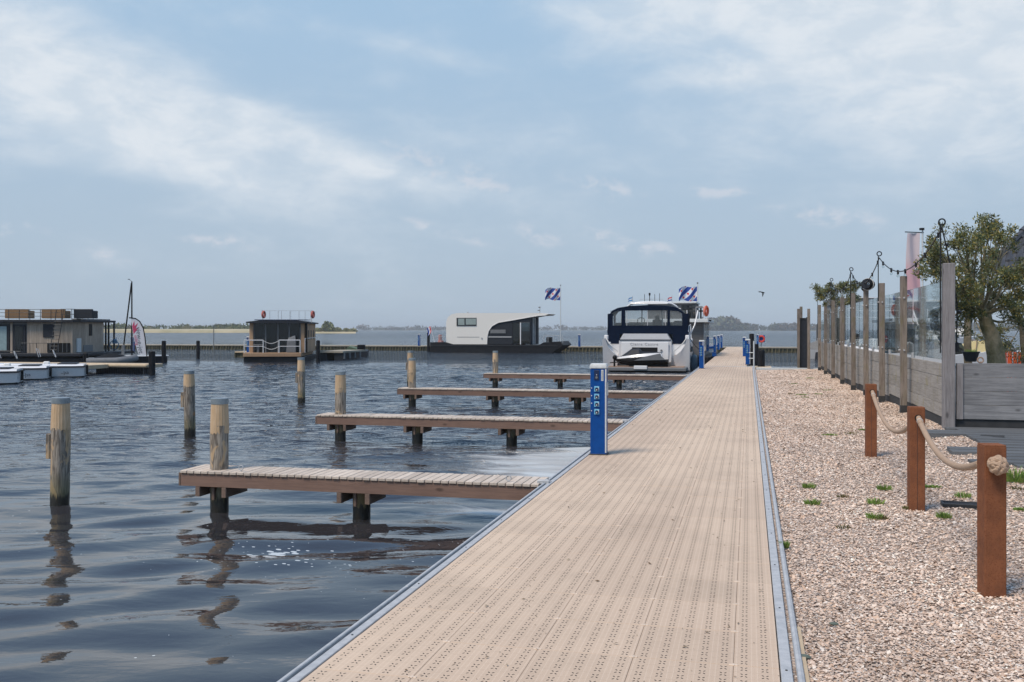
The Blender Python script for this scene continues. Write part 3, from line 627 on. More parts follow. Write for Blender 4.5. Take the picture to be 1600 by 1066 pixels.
# ------------------------------------------------------------------ power pedestals
def pedestal(x, y, label, rz=0, detail=True, h=1.2, z=DZ):
    t = thing('power_pedestal', label, 'power pedestal', (x, y, z), rz, 'blue shore power pedestals')
    obj('base_plate', MB().cbox(-.125, .125, -.115, .115, 0, .014, .004), M['galv_dark'], t)
    obj('body', MB().cbox(-.105, .105, -.10, .10, .014, h - .06, .012), M['blue'], t)
    obj('cap', MB().cbox(-.114, .114, -.108, .108, h - .06, h - .022, .01).cbox(-.108, .108, -.102, .102, h - .022, h, .012), M['capwhite'], t)
    obj('corner_trim', MB().cbox(.088, .1075, -.1035, -.085, .03, h - .07, .003), M['capwhite'], t)
    if detail:
        obj('display', MB().cbox(-.055, .012, -.108, -.099, h - .215, h - .085, .004), M['blue_dark'], t)
        kn = obj('push_button', MB().cyl((-.022, -.108, h - .18), (-.022, -.116, h - .18), .016, n=12), M['mid_grey'], t)
        obj('indicator', MB().cyl((-.022, -.108, h - .145), (-.022, -.112, h - .145), .006, n=8), M['white'], t)
        obj('sticker', MB().box(.038, .068, -.1035, -.0995, h - .225, h - .08), M['capwhite'], t)
        bars = MB()
        for i in range(11): bars.box(.044, .062, -.1045, -.1035, h - .212 + i * .011, h - .208 + i * .011)
        obj('printed_lines', bars, M['mid_grey'], t)
        for i in range(4):
            z = h - .33 - .1 * i
            so = obj('socket', MB().cbox(-.054, .014, -.112, -.099, z - .036, z + .036, .006), M['ltblue'], t)
            obj('socket_lid', MB().cyl((-.018, -.112, z - .004), (-.018, -.128, z - .008), .023, n=14), M['blue_dark'], so, True)
            obj('lid_mark', MB().cyl((-.020, -.128, z - .012), (-.020, -.131, z - .013), .010, n=10).box(-.003, .008, -.1145, -.1115, z - .02, z + .02), M['white'], so)
            obj('screw', MB().cyl((-.088, -.1, z + .01), (-.088, -.105, z + .01), .007, n=8), M['white'], t)
        obj('side_socket', MB().cbox(.104, .118, -.05, .05, h - .42, h - .25, .005), M['capwhite'], t)
    return t
x, y = at(936, 12.72)
pedestal(x, y, 'nearest blue power pedestal with four pale blue sockets on the left edge of the walkway', rz=R(3))
x, y = at(1096.5, 40.6)
ped2 = pedestal(x, y, 'blue power pedestal beside the stern of the navy-hooded motor yacht')
for px, d, z, lab in ((1117, 70, DZ, 'blue power pedestal on the left walkway edge just past the grey houseboat'), (1123, 78, DZ, 'middle of three small blue pedestals far along the left walkway edge'), (1127.5, 86, DZ, 'farthest of three small blue pedestals on the left walkway edge'),
                      (1168.5, 45.2, DZ, 'blue pedestal on the right walkway edge just past the steel threshold'), (1163.3, 59, DZ, 'blue pedestal on the right walkway edge behind another one'),
                      (1184, 92, DZ, 'blue pedestal beside a red life ring holder on the far breakwater'), (655, 97, DZ, 'blue pedestal on the breakwater left of the white curved houseboat'), (905.5, 92, DZ, 'blue pedestal on the breakwater right of the white curved houseboat'),
                      (388.5, 67.5, .46, 'blue pedestal half hidden behind the left edge of the square timber houseboat'), (207.5, 73, .46, 'blue pedestal behind the white feather flag')):
    x, y = at(px, d)
    if lab.startswith('blue pedestal behind'): x, y = at(207.5, 70.6)
    dup(ped2, (x, y, z), 0, lab)

# ================================================================== BOATS AND HOUSEBOATS
def frisian():
    """blue and white slanted stripes with red leaves, printed on both sides of the cloth"""
    m, t, b = newmat('striped flag cloth'); uv = t.coord('UV'); u, v, _ = t.sep(uv)[:3]; x = t.m('MULTIPLY', u, 1.5)
    tt = t.m('SUBTRACT', t.m('SUBTRACT', v, .5), t.m('SUBTRACT', x, .75)); a = t.m('ABSOLUTE', tt)
    wh = t.m('MAXIMUM', t.m('LESS_THAN', a, .178), t.m('MULTIPLY', t.m('GREATER_THAN', a, .535), t.m('LESS_THAN', a, .892)))
    col = t.mix(wh, (.012, .05, .27), (.62, .65, .70)); red = None
    for t0, ss in ((0, (-.48, 0, .48)), (.713, (-.22, .22)), (-.713, (-.22, .22))):
        for s_ in ss:
            cx, cy = .75 + s_ * .707 - t0 / 2, .5 + s_ * .707 + t0 / 2
            for ox, oy, r in ((-.035, .03, .052), (.035, .03, .052), (0, -.035, .045)):
                d = t.vm('DISTANCE', t.comb(x, v, 0), (cx + ox, cy + oy, 0)); k = t.m('LESS_THAN', d, r); red = k if red is None else t.m('MAXIMUM', red, k)
    col = t.mix(red, col, (.60, .02, .03)); t.put(b.inputs['Base Color'], col); b.inputs['Roughness'].default_value = .8; return m
M['flag'] = frisian()
def cloth(name, w, h, m, parent, loc, wav=.06, droop=.10, n=18, k=8, sign=-1):
    v, f, uvs = [], [], []
    for side in (0, .004):
        for i in range(n + 1):
            for j in range(k + 1):
                a, c = i / n, j / k                    # a: from the hoist, c: height
                v.append((sign * w * a * (1 - .03 * math.sin(a * 6)), side + wav * a ** .5 * math.sin(a * 11 + c * 2.2), h * (c - 1) * (1 - .12 * a) - droop * a * a * h + .09 * h * math.sin(a * 9 + 1 + c) * a)); uvs.append((1 - a if sign < 0 else a, c))
        o = len(v) - (n + 1) * (k + 1)
        for i in range(n):
            for j in range(k):
                q = (o + i * (k + 1) + j, o + (i + 1) * (k + 1) + j, o + (i + 1) * (k + 1) + j + 1, o + i * (k + 1) + j + 1); f.append(q if side else q[::-1])
    mb = MB(); mb.add(v, f); me = mb.mesh(name, m, True); ul = me.uv_layers.new(name='UVMap')
    for lp in me.loops: ul.data[lp.index].uv = uvs[lp.vertex_index]
    return link(name, me, parent, loc)
def flagpole(px, d, z0, z1, w, h, label):
    x, y = at(px, d); t = thing('flagpole', label, 'flagpole', (x, y, z0), YAW * .3, 'flagpoles with blue and white striped flags')
    obj('pole', MB().cyl((0, 0, 0), (0, 0, z1 - z0), .045, .028, 8), M['capwhite'], t, True)
    obj('finial', MB().sphere((0, 0, z1 - z0 + .03), .06), M['mid_grey'], t, True)
    cloth('flag', w, h, M['flag'], t, (-.04, 0, z1 - z0 - .22), .16, .06); return t
flagpole(876, 88.5, .72, 6.2, 1.38, 1.15, 'flagpole with striped flag on the bow of the white curved houseboat')
flagpole(1090, 66, 2.74, 5.32, 1.22, 1.02, 'flagpole with striped flag behind the grey two-deck houseboat')

# ---- motor yacht seen from astern
yx, yy = at(1008.5, 49.4); PXM = .0331
Lx = lambda px: (px - 1008.5) * PXM
Lz = lambda py: (580 - py) * PXM
Yt = thing('motor_yacht', 'white motor yacht with navy canvas hood, covered jet ski on its swim platform', 'motor yacht', (yx, yy, 0), R(1.5))
def sec(w, h, y): return [(-w, y, h), (-w * 1.0, y, h * .55), (-w * .93, y, .12), (-w * .7, y, -.35), (0, y, -.6), (w * .7, y, -.35), (w * .93, y, .12), (w * 1.0, y, h * .55), (w, y, h), (w * .9, y, h + .03), (-w * .9, y, h + .03)]
obj('hull', MB().loft([sec(2.17, 1.30, .95), sec(2.2, 1.42, 2.5), sec(2.22, 1.6, 6), sec(1.95, 1.8, 9), sec(1.2, 2.0, 11.2), sec(.12, 2.2, 12.7)]), M['white'], Yt, True)
obj('boot_stripe', MB().loft([[(-w, y, .16), (-w * .995, y, .27), (w * .995, y, .27), (w, y, .16)] for w, y in ((2.215, .94), (2.245, 2.5), (2.262, 6), (1.99, 9))]), M['navy'], Yt)
for s in (-1, 1):
    wing = [(s * 2.23, .04), (s * 2.23, 1.66), (s * 2.10, 1.70), (s * 1.98, 1.32), (s * 1.80, 1.05), (s * 1.58, .86), (s * 1.40, .74), (s * 1.42, .60), (s * 1.52, .24), (s * 1.55, .04)]
    inner = [(x - s * .02, z - (.0 if z < .5 else .05)) for x, z in wing]
    mb = MB().loft([[(x, .02 + (1.66 - max(z, .2)) * .30, z) for x, z in wing], [(x, 1.3, z) for x, z in wing]]); obj('quarter_wing', mb, M['white'], Yt)
    st = MB()
    for k in range(4): st.cbox(min(s * 1.44, s * 2.02), max(s * 1.44, s * 2.02), .55 + .28 * k, 1.6, .40 + .22 * k, .60 + .22 * k, .01)
    obj('stern_steps', st, M['teak'], Yt)
    obj('mooring_line', MB().tube([(s * 2.12, .35, 1.78), (s * 1.9, .1, 1.45), (s * 1.62, 0, 1.18), (s * 1.42, .02, 1.02)], .028), M['rope_white'], Yt, True)
    obj('gunwale_fitting', MB().cbox(min(s * 2.0, s * 2.2), max(s * 2.0, s * 2.2), .55, .95, 1.66, 1.86, .03), M['white'], Yt)
tb = [(-1.44, .45), (-1.44, 1.55), (-1.22, 1.93), (1.04, 1.93), (1.28, 1.55), (1.28, .45)]
obj('transom_box', MB().loft([[(x, .62 + (z - .4) * .14, z) for x, z in tb], [(x, 1.9, z) for x, z in tb]]), M['grey_gel'], Yt)
obj('transom_panel', MB().cbox(-1.30, 1.14, .60, .70, .48, 1.50, .02), M['white'], Yt)
obj('transom_seam', MB().box(-1.42, 1.26, .745, .80, 1.585, 1.625), M['navy'], Yt)
obj('garage_opening', MB().cbox(Lx(986), Lx(1026), .59, .66, Lz(554), Lz(543.2), .01), M['black'], Yt)
obj('stern_light', MB().cyl((Lx(1032), .6, Lz(548)), (Lx(1032), .56, Lz(548)), .055, n=10), M['mid_grey'], Yt, True)
nm = link('boat_name', text_mesh('Claire Castre', .21, .003, mat('pale grey lettering', (.36, .37, .38), .5, bump=0), 1.25), Yt, (Lx(1005), .59, Lz(538.3))); nm.rotation_euler = (R(90), 0, 0)
obj('swim_platform', MB().cbox(-1.95, 2.12, -1.25, .9, .08, .24, .03), M['mid_grey'], Yt)
obj('platform_teak', MB().box(-1.85, 2.0, -1.15, .6, .24, .262), M['teak'], Yt)
obj('platform_locker', MB().cbox(Lx(994), Lx(1014), -1.30, -1.05, .16, .33, .02), M['white'], Yt)
obj('outboard_bracket', MB().cyl((-1.52, -.7, .26), (-1.52, -.7, .62), .05).sphere((-1.5, -.7, .72), .12).cyl((-1.75, -.7, .45), (-1.2, -.7, .5), .025), M['black'], Yt, True)
# hood
BX = 1.62
top_l = [(-2.16, 2.02), (-2.13, 2.5), (-2.06, 2.93), (-1.9, 3.16), (-1.58, 3.31), (-1.0, 3.40), (0, 3.44), (.95, 3.40), (1.5, 3.30), (1.84, 3.08), (2.0, 2.78), (2.08, 2.3), (2.12, 2.0)]
band = [(x, z) for x, z in top_l if z > 2.9]
obj('hood_top_band', MB().prism([(-2.03, 2.92)] + [(-1.86, 3.06), (-1.74, 3.14)] + [(-1.4, 3.16), (1.05, 3.16), (1.62, 3.10), (1.80, 2.98), (1.86, 2.80), (2.02, 2.80)] + [(2.03, 2.9)] + band[::-1], BX, BX + .05), M['navy'], Yt)
obj('hood_skirt', MB().prism([(-2.16, 2.02), (-2.10, 1.62), (-1.85, 1.30), (-1.5, 1.28), (-1.5, 1.9), (1.32, 1.9), (1.32, 1.28), (1.75, 1.28), (2.0, 1.6), (2.12, 2.02), (2.08, 2.36), (-2.14, 2.36)], BX, BX + .05), M['navy'], Yt)
for xa, xb in ((-2.14, -1.86), (-1.40, -1.20), (1.02, 1.16), (1.80, 2.08)):
    obj('hood_upright', MB().cbox(xa, xb, BX - .012, BX + .05, 2.30, 3.2 if abs(xa) < 1.7 else 2.98, .006), M['navy'], Yt)
obj('hood_window', MB().box(-2.0, 1.98, BX + .062, BX + .068, 2.34, 3.16), M['vinyl'], Yt)
for x in (-.02, -1.12, .92): obj('window_zip', MB().box(x - .015, x + .015, BX + .045, BX + .06, 2.36, 3.16), M['grey_gel'], Yt)
def arc(y, k=1., dz=0): return [(x * k, y, z + dz) for x, z in top_l[2:11]]
roof = MB(); o_ = [arc(BX + .02), arc(2.6, 1.0, .04), arc(4.4, .98, .02)]; roof.loft([a + [(x, y, z - .05) for x, y, z in a[::-1]] for a in o_]); obj('hood_roof', roof, M['navy'], Yt, True)
for s in (-1, 1):
    obj('hood_side', MB().cbox(min(s * 2.02, s * 2.12), max(s * 2.02, s * 2.12), BX + .03, 2.2, 1.5, 3.0, .02).cbox(min(s * 2.02, s * 2.12), max(s * 2.02, s * 2.12), 2.2, 4.4, 1.5, 2.35, .02).cbox(min(s * 2.0, s * 2.1), max(s * 2.0, s * 2.1), 4.1, 4.4, 2.3, 3.0, .02), M['navy'], Yt)
obj('cockpit_sole', MB().box(-2.0, 2.0, 1.7, 5, 1.1, 1.2), M['teak'], Yt)
obj('cockpit_seat', MB().cbox(-1.75, -.35, 3.0, 3.7, 1.2, 2.50, .08).cbox(.1, .62, 3.6, 3.9, 1.2, 2.72, .08).cbox(.25, .48, 3.6, 3.8, 2.7, 2.92, .04).cbox(.75, 1.25, 3.5, 3.9, 1.2, 2.55, .06).cbox(-1.9, -1.5, 2.4, 3.2, 1.2, 2.52, .06).cbox(1.3, 1.75, 2.6, 3.4, 1.2, 2.62, .06), M['mid_grey'], Yt)
obj('steering_wheel', MB().torus((-.55, 3.9, 2.62), .2, .02, 16, 6, Matrix.Rotation(R(70), 3, 'X')), M['black'], Yt)
ws = MB()
for x in (-1.8, -.6, .6, 1.75): ws.cyl((x, 5.0, 2.2), (x * .9, 4.5, 3.3), .035)
ws.tube([(-1.6, 4.5, 3.3), (0, 4.5, 3.38), (1.6, 4.5, 3.3)], .035).tube([(-1.8, 5, 2.25), (0, 5.2, 2.28), (1.8, 5, 2.25)], .05); obj('windscreen_frame', ws, M['white'], Yt, True)
obj('foredeck_cabin', MB().loft([[(-1.7, y, h * .0 + 1.5), (-1.5 * k, y, h), (1.5 * k, y, h), (1.7, y, 1.5)] for y, h, k in ((4.9, 2.3, 1), (7, 2.32, .95), (9.5, 2.05, .8), (10.8, 1.9, .4))]), M['white'], Yt, True)
ar = MB(); ar.tube([(Lx(972), 3.1, 3.42), (Lx(978), 3.0, 3.55), (Lx(990), 2.95, 3.62), (Lx(1008), 2.9, 3.64), (Lx(1032), 2.95, 3.62), (Lx(1044), 3.0, 3.55), (Lx(1051), 3.05, 3.42), (Lx(1055), 3.1, 3.24)], .055, 8); ar.cbox(-1.05, 1.0, 2.7, 3.4, 3.53, 3.6, .02); obj('radar_arch', ar, M['white'], Yt, True)
rl = MB().tube([(-.55, 3.0, 3.62), (-.52, 3.0, 3.80), (.7, 3.0, 3.80), (.74, 3.0, 3.62)], .012); obj('antenna_rail', rl, M['galv'], Yt)
for x, h, r in ((-.28, 4.08, .014), (.0, 4.05, .014), (.27, 4.08, .014), (.53, 4.12, .014)):
    a = obj('antenna', MB().cyl((x, 3.0, 3.62), (x, 3.0, h), r, n=6), M['black'], Yt)
obj('lamp_post', MB().cyl((.0, 2.9, 3.62), (.0, 2.9, 4.0), .02, n=6).cyl((0, 2.9, 4.0), (0, 2.9, 4.14), .05, n=8), M['black'], Yt)
fm, ft, fb = newmat('blue white pennant'); v_ = ft.sep(ft.coord('UV')); ft.put(fb.inputs['Base Color'], ft.mix(ft.m('LESS_THAN', ft.m('ABSOLUTE', ft.m('SUBTRACT', v_[1], .5)), .17), (.03, .22, .50), (.7, .72, .74)))
dm, dt_, db = newmat('red white blue ensign'); v_ = dt_.sep(dt_.coord('UV')); dt_.put(db.inputs['Base Color'], dt_.ramp(v_[1], [(0, (.02, .06, .32)), (.34, (.72, .72, .74)), (.67, (.6, .02, .04))], 'CONSTANT'))
for px, m_, nm_ in ((980, fm, 'pennant'), (1044.5, dm, 'ensign')):
    s_ = obj('flag_staff', MB().cyl((Lx(px), 3.1, 3.3), (Lx(px), 3.1, 4.0), .012, n=6), M['galv'], Yt); cloth(nm_, .24, .2, m_, s_, (Lx(px), 3.1, 3.92), .03, .5, 8, 4)
# starboard side: rails, fenders, windows
for y in (1.2, 2.0):
    obj('fender', MB().cyl((2.42, y, .12), (2.42, y, .66), .17, n=12).sphere((2.42, y, .66), .17).sphere((2.42, y, .12), .17).cyl((2.42, y, .8), (2.2, y, 1.4), .012), mat('blue grey fender', (.045, .085, .12), .5) if y < 1.5 else bpy.data.materials['blue grey fender'], Yt, True)
rr = MB()
for y in (2.4, 3.6, 4.8, 6.2, 7.8): rr.cyl((2.14 - max(0, y - 7) * .1, y, 1.5), (2.10 - max(0, y - 7) * .1, y, 2.35), .018)
for z in (2.35, 1.95): rr.tube([(2.12, 1.6, z - .3), (2.12, 2.4, z), (2.1, 6.2, z + .05), (1.9, 8.6, z + .15), (1.0, 11, z + .25), (.1, 12.4, z + .3)], .02)
obj('side_rail', rr, M['white'], Yt, True)
obj('rail_arch', MB().tube([(2.05, 4.2, 1.7), (2.16, 4.3, 1.95), (2.36, 4.6, 2.4), (2.48, 5.0, 2.95), (2.52, 5.2, 3.2)], .04).cyl((1.98, 4.0, 1.9), (1.96, 4.0, 3.22), .03), M['white'], Yt, True)
for y in (2.3, 4.1): obj('hull_window', MB().cbox(2.18, 2.245, y, y + 1.2, .95, 1.2, .01), M['black'], Yt)
obj('dock_line', MB().tube([(2.05, .9, 1.9), (2.5, .8, 1.3), (2.9, .6, .95), (3.02, .3, .60)], .018), M['black'], Yt, True)

# ---- covered jet ski lying across the swim platform
Jt = thing('jet_ski', 'white and black jet ski under a grey cover lying across the yacht swim platform', 'jet ski', (yx, yy, .0), R(1.5)); jy = -.45
def jsec(x, hw, zb, zm, zt): return [(x, jy - hw * .25, zb), (x, jy - hw, zm - .02), (x, jy - hw * .85, zt), (x, jy + hw * .85, zt), (x, jy + hw, zm - .02), (x, jy + hw * .25, zb)]
obj('hull', MB().loft([jsec(Lx(962), .03, .58, .62, .64), jsec(Lx(972), .26, .40, .62, .64), jsec(Lx(988), .48, .27, .60, .64), jsec(Lx(1010), .56, .24, .58, .62), jsec(Lx(1044), .54, .26, .56, .62)]), M['black'], Jt, True)
obj('top_shell', MB().loft([jsec(Lx(961.5), .04, .62, .65, .67), jsec(Lx(975), .31, .60, .70, .78), jsec(Lx(992), .47, .60, .76, .86), jsec(Lx(1010), .50, .60, .80, .93), jsec(Lx(1033), .46, .60, .82, .97), jsec(Lx(1036), .42, .60, .7, .82)]), M['white'], Jt, True)
obj('side_panel', MB().prism([(Lx(993), .58), (Lx(1010), .78), (Lx(1033), .95), (Lx(1035), .80), (Lx(1041), .62), (Lx(1015), .60)], jy - .58, jy - .50), M['mid_grey'], Jt)
def csec(x, hw, z0_, z1_): return [(x, jy - hw, z0_), (x, jy - hw * .5, z1_ - .06), (x, jy, z1_), (x, jy + hw * .5, z1_ - .06), (x, jy + hw, z0_)]
obj('boat_cover', MB().loft([csec(Lx(970), .1, .70, .74), csec(Lx(979), .32, .74, .94), csec(Lx(988), .36, .80, 1.16), csec(Lx(1000), .36, .84, 1.20), csec(Lx(1006), .3, .88, 1.02), csec(Lx(1034), .28, .90, 1.0)]), M['dark_grey'], Jt)
nm = link('side_lettering', text_mesh('/ waverun', .11, .002, M['mid_grey']), Jt, (Lx(992), jy - .50, .70)); nm.rotation_euler = (R(84), R(-8), 0)
obj('cradle', MB().cbox(Lx(985), Lx(1040), jy - .25, jy + .25, .25, .32, .01), M['rubber'], Jt)

# ---- grey two-deck houseboat behind the yacht
gY = 60.0; gx1 = XatY(1100.5, gY); G = thing('houseboat', 'grey two-deck houseboat with red life ring on its roof rail, half hidden behind the yacht', 'houseboat', (gx1, gY, 0))
obj('hull', MB().cbox(-5.2, .35, -1.0, 11, -.2, .5, .05), M['black_hull'], G)
obj('cabin_core', MB().box(-4.6, -.06, .05, 9, .5, 2.6), M['mid_grey'], G)
for i in range(9): obj('cladding_board', MB().cbox(-4.6, -.10, .0, .06, .55 + i * .225, .55 + i * .225 + .22, .006), M['darkclad'], G)
obj('corner_post', MB().cbox(-.09, -.0, -.03, .06, .5, 2.6, .01), M['mid_grey'], G)
for y in (.4, 2.2, 4, 6): obj('side_window', MB().box(-.07, -.02, y, y + 1.5, .7, 2.45), M['glass_dark'], G)
obj('upper_deck', MB().cbox(-5.0, .25, -.5, 9.3, 2.6, 2.80, .02), M['capwhite'], G); obj('deck_lamp', MB().cyl((.3, -.4, 2.72), (.42, -.45, 2.68), .05), M['black'], G)
ux0, ux1 = XatY(1052, 61.2) - gx1, XatY(1087, 61.2) - gx1
obj('wheelhouse', MB().cbox(ux0 - 1.6, ux1, 1.2, 5.0, 2.8, 3.80, .03), M['darkclad'], G); obj('wheelhouse_roof', MB().cbox(ux0 - 1.7, ux1 + .08, 1.05, 5.1, 3.80, 3.90, .02), M['capwhite'], G)
obj('wheelhouse_window', MB().cbox(ux1 - .88, ux1 - .2, 1.15, 1.22, 2.9, 3.66, .01), M['glass_dark'], G)
rg = MB()
for x in (ux1 + .1, -.05): rg.cyl((x, -.3, 2.8), (x, -.3, 3.52), .02)
rg.tube([(ux1 + .1, -.3, 3.52), (-.05, -.3, 3.52), (-.02, 6, 3.52)], .02).tube([(-.03, 6, 3.52), (-.03, 6, 2.8)], .02); obj('roof_railing', rg, M['galv'], G, True)
obj('deck_bench', MB().cbox(-.95, -.12, .6, 1.1, 3.25, 3.35, .01).cbox(-.95, -.12, .6, .7, 3.48, 3.60, .01).cbox(-.85, -.75, .6, 1.0, 2.8, 3.25, .01).cbox(-.3, -.2, .6, 1.0, 2.8, 3.5, .01), M['galv_dark'], G)
lr = thing('life_ring', 'red life ring hung on the roof rail of the grey two-deck houseboat', 'life ring', (gx1 + .12, gY - .25, 3.28)); obj('ring', MB().torus((0, 0, 0), .25, .09, 20, 8, Matrix.Rotation(R(90), 3, 'X') @ Matrix.Scale(1, 3)), M['orange'], lr, True); obj('grab_band', MB().torus((0, 0, 0), .345, .012, 20, 5, Matrix.Rotation(R(90), 3, 'X')), M['rope_white'], lr)
lr.rotation_euler = (0, 0, R(70))
# small boats and gear moored along the left edge beyond it
for i, (px, d, lab) in enumerate(((1111, 70, 'small white boat bow at the left walkway edge, nearest beyond the grey houseboat'), (1119, 78, 'small white boat bow, second beyond the grey houseboat'), (1125, 85, 'small white boat bow, farthest beyond the grey houseboat'))):
    x, y = at(px, d); t = thing('moored_boat', lab, 'boat', (x - .9, y, 0), 0, 'boats moored bow-in on the left of the far walkway')
    obj('hull', MB().loft([[(-4, -.75, -.1), (-4, -.9, .55), (-4, .9, .55), (-4, .75, -.1)], [(-1, -.75, -.1), (-1, -.9, .75), (-1, .9, .75), (-1, .75, -.1)], [(.5, -.1, .2), (.8, -.12, 1.0), (.8, .12, 1.0), (.5, .1, .2)]]), M['white'], t, True); obj('blue_stripe', MB().loft([[(-3.9, -.905, .35), (-3.9, -.905, .5), (-3.9, .905, .5), (-3.9, .905, .35)], [(-1, -.915, .5), (-1, -.915, .65), (-1, .915, .65), (-1, .915, .5)], [(.68, -.18, .62), (.72, -.18, .8), (.72, .18, .8), (.68, .18, .62)]]), M['blue'], t); obj('bow_rail', MB().tube([(-2, -.8, .75), (-1.9, -.8, 1.25), (.6, -.2, 1.4), (.6, .2, 1.4), (-1.9, .8, 1.25), (-2, .8, .75)], .02), M['galv'], t)
x, y = at(1116, 59); t = thing('storage_box', 'small blue box on the left walkway edge beside the grey houseboat', 'box', (x, y, DZ)); obj('tub', MB().cbox(-.12, .12, -.12, .12, 0, .2, .02), M['blue'], t); obj('lid', MB().cbox(-.13, .13, -.13, .13, .2, .24, .01), M['blue'], t)

# ---- right of the far walkway: little landing with dark piles
x, y = at(1190, 44.6); b_ = struct('landing_pontoon', MB().cbox(-.55, .45, -.25, 1.2, .1, .42, .03).move(x, y, 0), M['beige'])
for px, d, z1_, r, lab in ((1189.5, 44.9, 1.20, .165, 'short thick black mooring pile on the small landing right of the walkway'), (1181.5, 47.5, 1.44, .12, 'tall black mooring pile beside the thin white post'), (1174.5, 52.5, 1.92, .13, 'tallest dark mooring pile right of the far walkway'),
                           (237.5, 45.4, 1.12, .155, 'black mooring pile at the end of the beige sloop pontoon'), (256, 62, 1.42, .14, 'tall black mooring pile in open water right of the feather flag'), (309.5, 71, 1.32, .13, 'black mooring pile between the feather flag and the square houseboat'),
                           (497, 63, 1.44, .13, 'black mooring pile at the right corner of the square timber houseboat'), (669.5, 93, 1.85, .14, 'black mooring pile left of the white curved houseboat')):
    x, y = at(px, d); t = thing('black_mooring_pile', lab, 'mooring pile', (x, y, 0), 0, 'black mooring piles'); obj('shaft', MB().cyl((0, 0, -2), (0, 0, z1_ - .03), r, n=16), M['black_hull'], t, True); obj('top_cap', MB().cyl((0, 0, z1_ - .03), (0, 0, z1_), r * .96, r * .85, n=16), M['black'], t, True)
x, y = at(1178, 44.2); t = thing('white_post', 'thin white steel post with two arms at the right end of the threshold', 'post', (x, y, DZ)); obj('upright', MB().cyl((0, 0, -.1), (0, 0, 1.12), .035), M['capwhite'], t, True)
for z in (.32, .58): obj('arm', MB().cyl((-.22, .1, z), (0, 0, z), .02), M['capwhite'], t, True)
x, y = at(1189.5, 92); t = thing('life_ring_box', 'small red life ring holder beside the blue pedestal on the far breakwater', 'life ring', (x, y, 1.25)); obj('ring', MB().torus((0, 0, 0), .27, .09, 16, 6, Matrix.Rotation(R(90), 3, 'X')), M['red'], t, True); obj('backing', MB().cbox(-.34, .34, .08, .12, -.3, .34, .01), M['blue'], t); obj('bracket', MB().cyl((0, .1, -.3), (0, .1, -.78), .03), M['galv_dark'], t)

# ---- white curved houseboat
hY = 86.5; hx = lambda px: XatY(px, hY) - XatY(776, hY); hz = lambda py: (550 - py) * .0588
H = thing('houseboat', 'white curved houseboat on a black hull with an arched dark glazed front', 'houseboat', (XatY(776, hY), hY, 0))
obj('hull', MB().prism([(hx(674), -.2), (hx(674), hz(534)), (hx(698), hz(534)), (hx(710), hz(537.5)), (hx(842), hz(538)), (hx(851), hz(533.5)), (hx(876), hz(532)), (hx(881), hz(538)), (hx(858), -.2)], -.35, 3.9), M['black_hull'], H)
obj('rub_rail', MB().cbox(hx(674), hx(872), -.39, -.34, hz(539.6), hz(538.4), .01), M['dark_grey'], H)
shell = [(697, 537), (697, 501), (700, 493.5), (706, 489), (714, 487.2), (846, 487.6), (857, 489), (853, 491.2), (841, 491.8), (800, 499), (779, 502.5), (769, 508), (763.5, 516), (761.5, 525), (761, 537)]
obj('cabin_shell', MB().prism([(hx(a), hz(b_)) for a, b_ in shell], 0, 3.4), M['offwhite'], H)
obj('arch_trim', MB().tube([(hx(a), -.02, hz(b_)) for a, b_ in shell[7:]], .03, 5), M['white'], H)
obj('dark_front', MB().prism([(hx(761.8), hz(537)), (hx(762.3), hz(525)), (hx(764.5), hz(516)), (hx(769.8), hz(509)), (hx(779), hz(503.3)), (hx(799.6), hz(499.9)), (hx(799.6), hz(537))], .06, 3.3), M['dark_grey'], H)
obj('door_lintel', MB().prism([(hx(799.6), hz(500)), (hx(828), hz(494.4)), (hx(828), hz(502.5)), (hx(799.6), hz(502.5))], .06, 3.3), M['dark_grey'], H)
obj('door_glass', MB().box(hx(800.5), hx(828), .10, .12, hz(536), hz(503)), M['glass_dark'], H)
for a in (800, 813, 828.2): obj('door_frame', MB().cbox(hx(a) - .05, hx(a) + .05, .05, .17, hz(537), hz(502.5), .01), M['dark_grey'] if a != 813 else M['white'], H)
obj('side_frame', MB().cbox(hx(828), hx(829), 0, 3.4, hz(537), hz(493), .01), M['dark_grey'], H)
for k in range(5): obj('side_upright', MB().cbox(hx(829) - .02, hx(829) + .06, .15 + .75 * k, .27 + .75 * k, hz(537), hz(494), .01), M['white'] if k in (1, 2) else M['dark_grey'], H)
wn = obj('window', MB().cbox(hx(713.5), hx(744.5), -.05, .02, hz(507.5), hz(494.8), .01), M['dark_grey'], H)
obj('pane', MB().box(hx(716), hx(726), -.062, -.052, hz(506.3), hz(496)), mat('reflecting window', (.30, .37, .36), .15), wn); obj('pane', MB().box(hx(728), hx(744), -.062, -.052, hz(505.8), hz(496)), bpy.data.materials['reflecting window'], wn)
obj('slot_window', MB().cbox(hx(766), hx(790), .0, .07, hz(519.5), hz(513.8), .01), M['mid_grey'], H); obj('front_stripe', MB().box(hx(762), hx(799), .02, .065, hz(525.8), hz(524.8)), M['white'], H)
obj('wall_vent', MB().cyl((hx(753), -.03, hz(527.5)), (hx(753), .02, hz(527.5)), .09), M['galv'], H, True); obj('wall_seam', MB().box(hx(714), hx(749), -.012, .01, hz(525.8), hz(525.2)), M['mid_grey'], H)
obj('dinette', MB().cbox(hx(803), hx(816), .6, 1.4, .75, 1.25, .05).cbox(hx(801), hx(818), .9, 1.7, 1.25, 1.32, .02), M['teak'], H); obj('interior', MB().box(hx(800), hx(828), 2.9, 3.3, .75, 2.0), M['black'], H)
rh = MB()
for a in (681, 690): rh.cyl((hx(a), -.2, .9), (hx(a), -.2, 1.5), .02)
rh.tube([(hx(680), -.2, 1.5), (hx(697), -.2, 1.5)], .02)
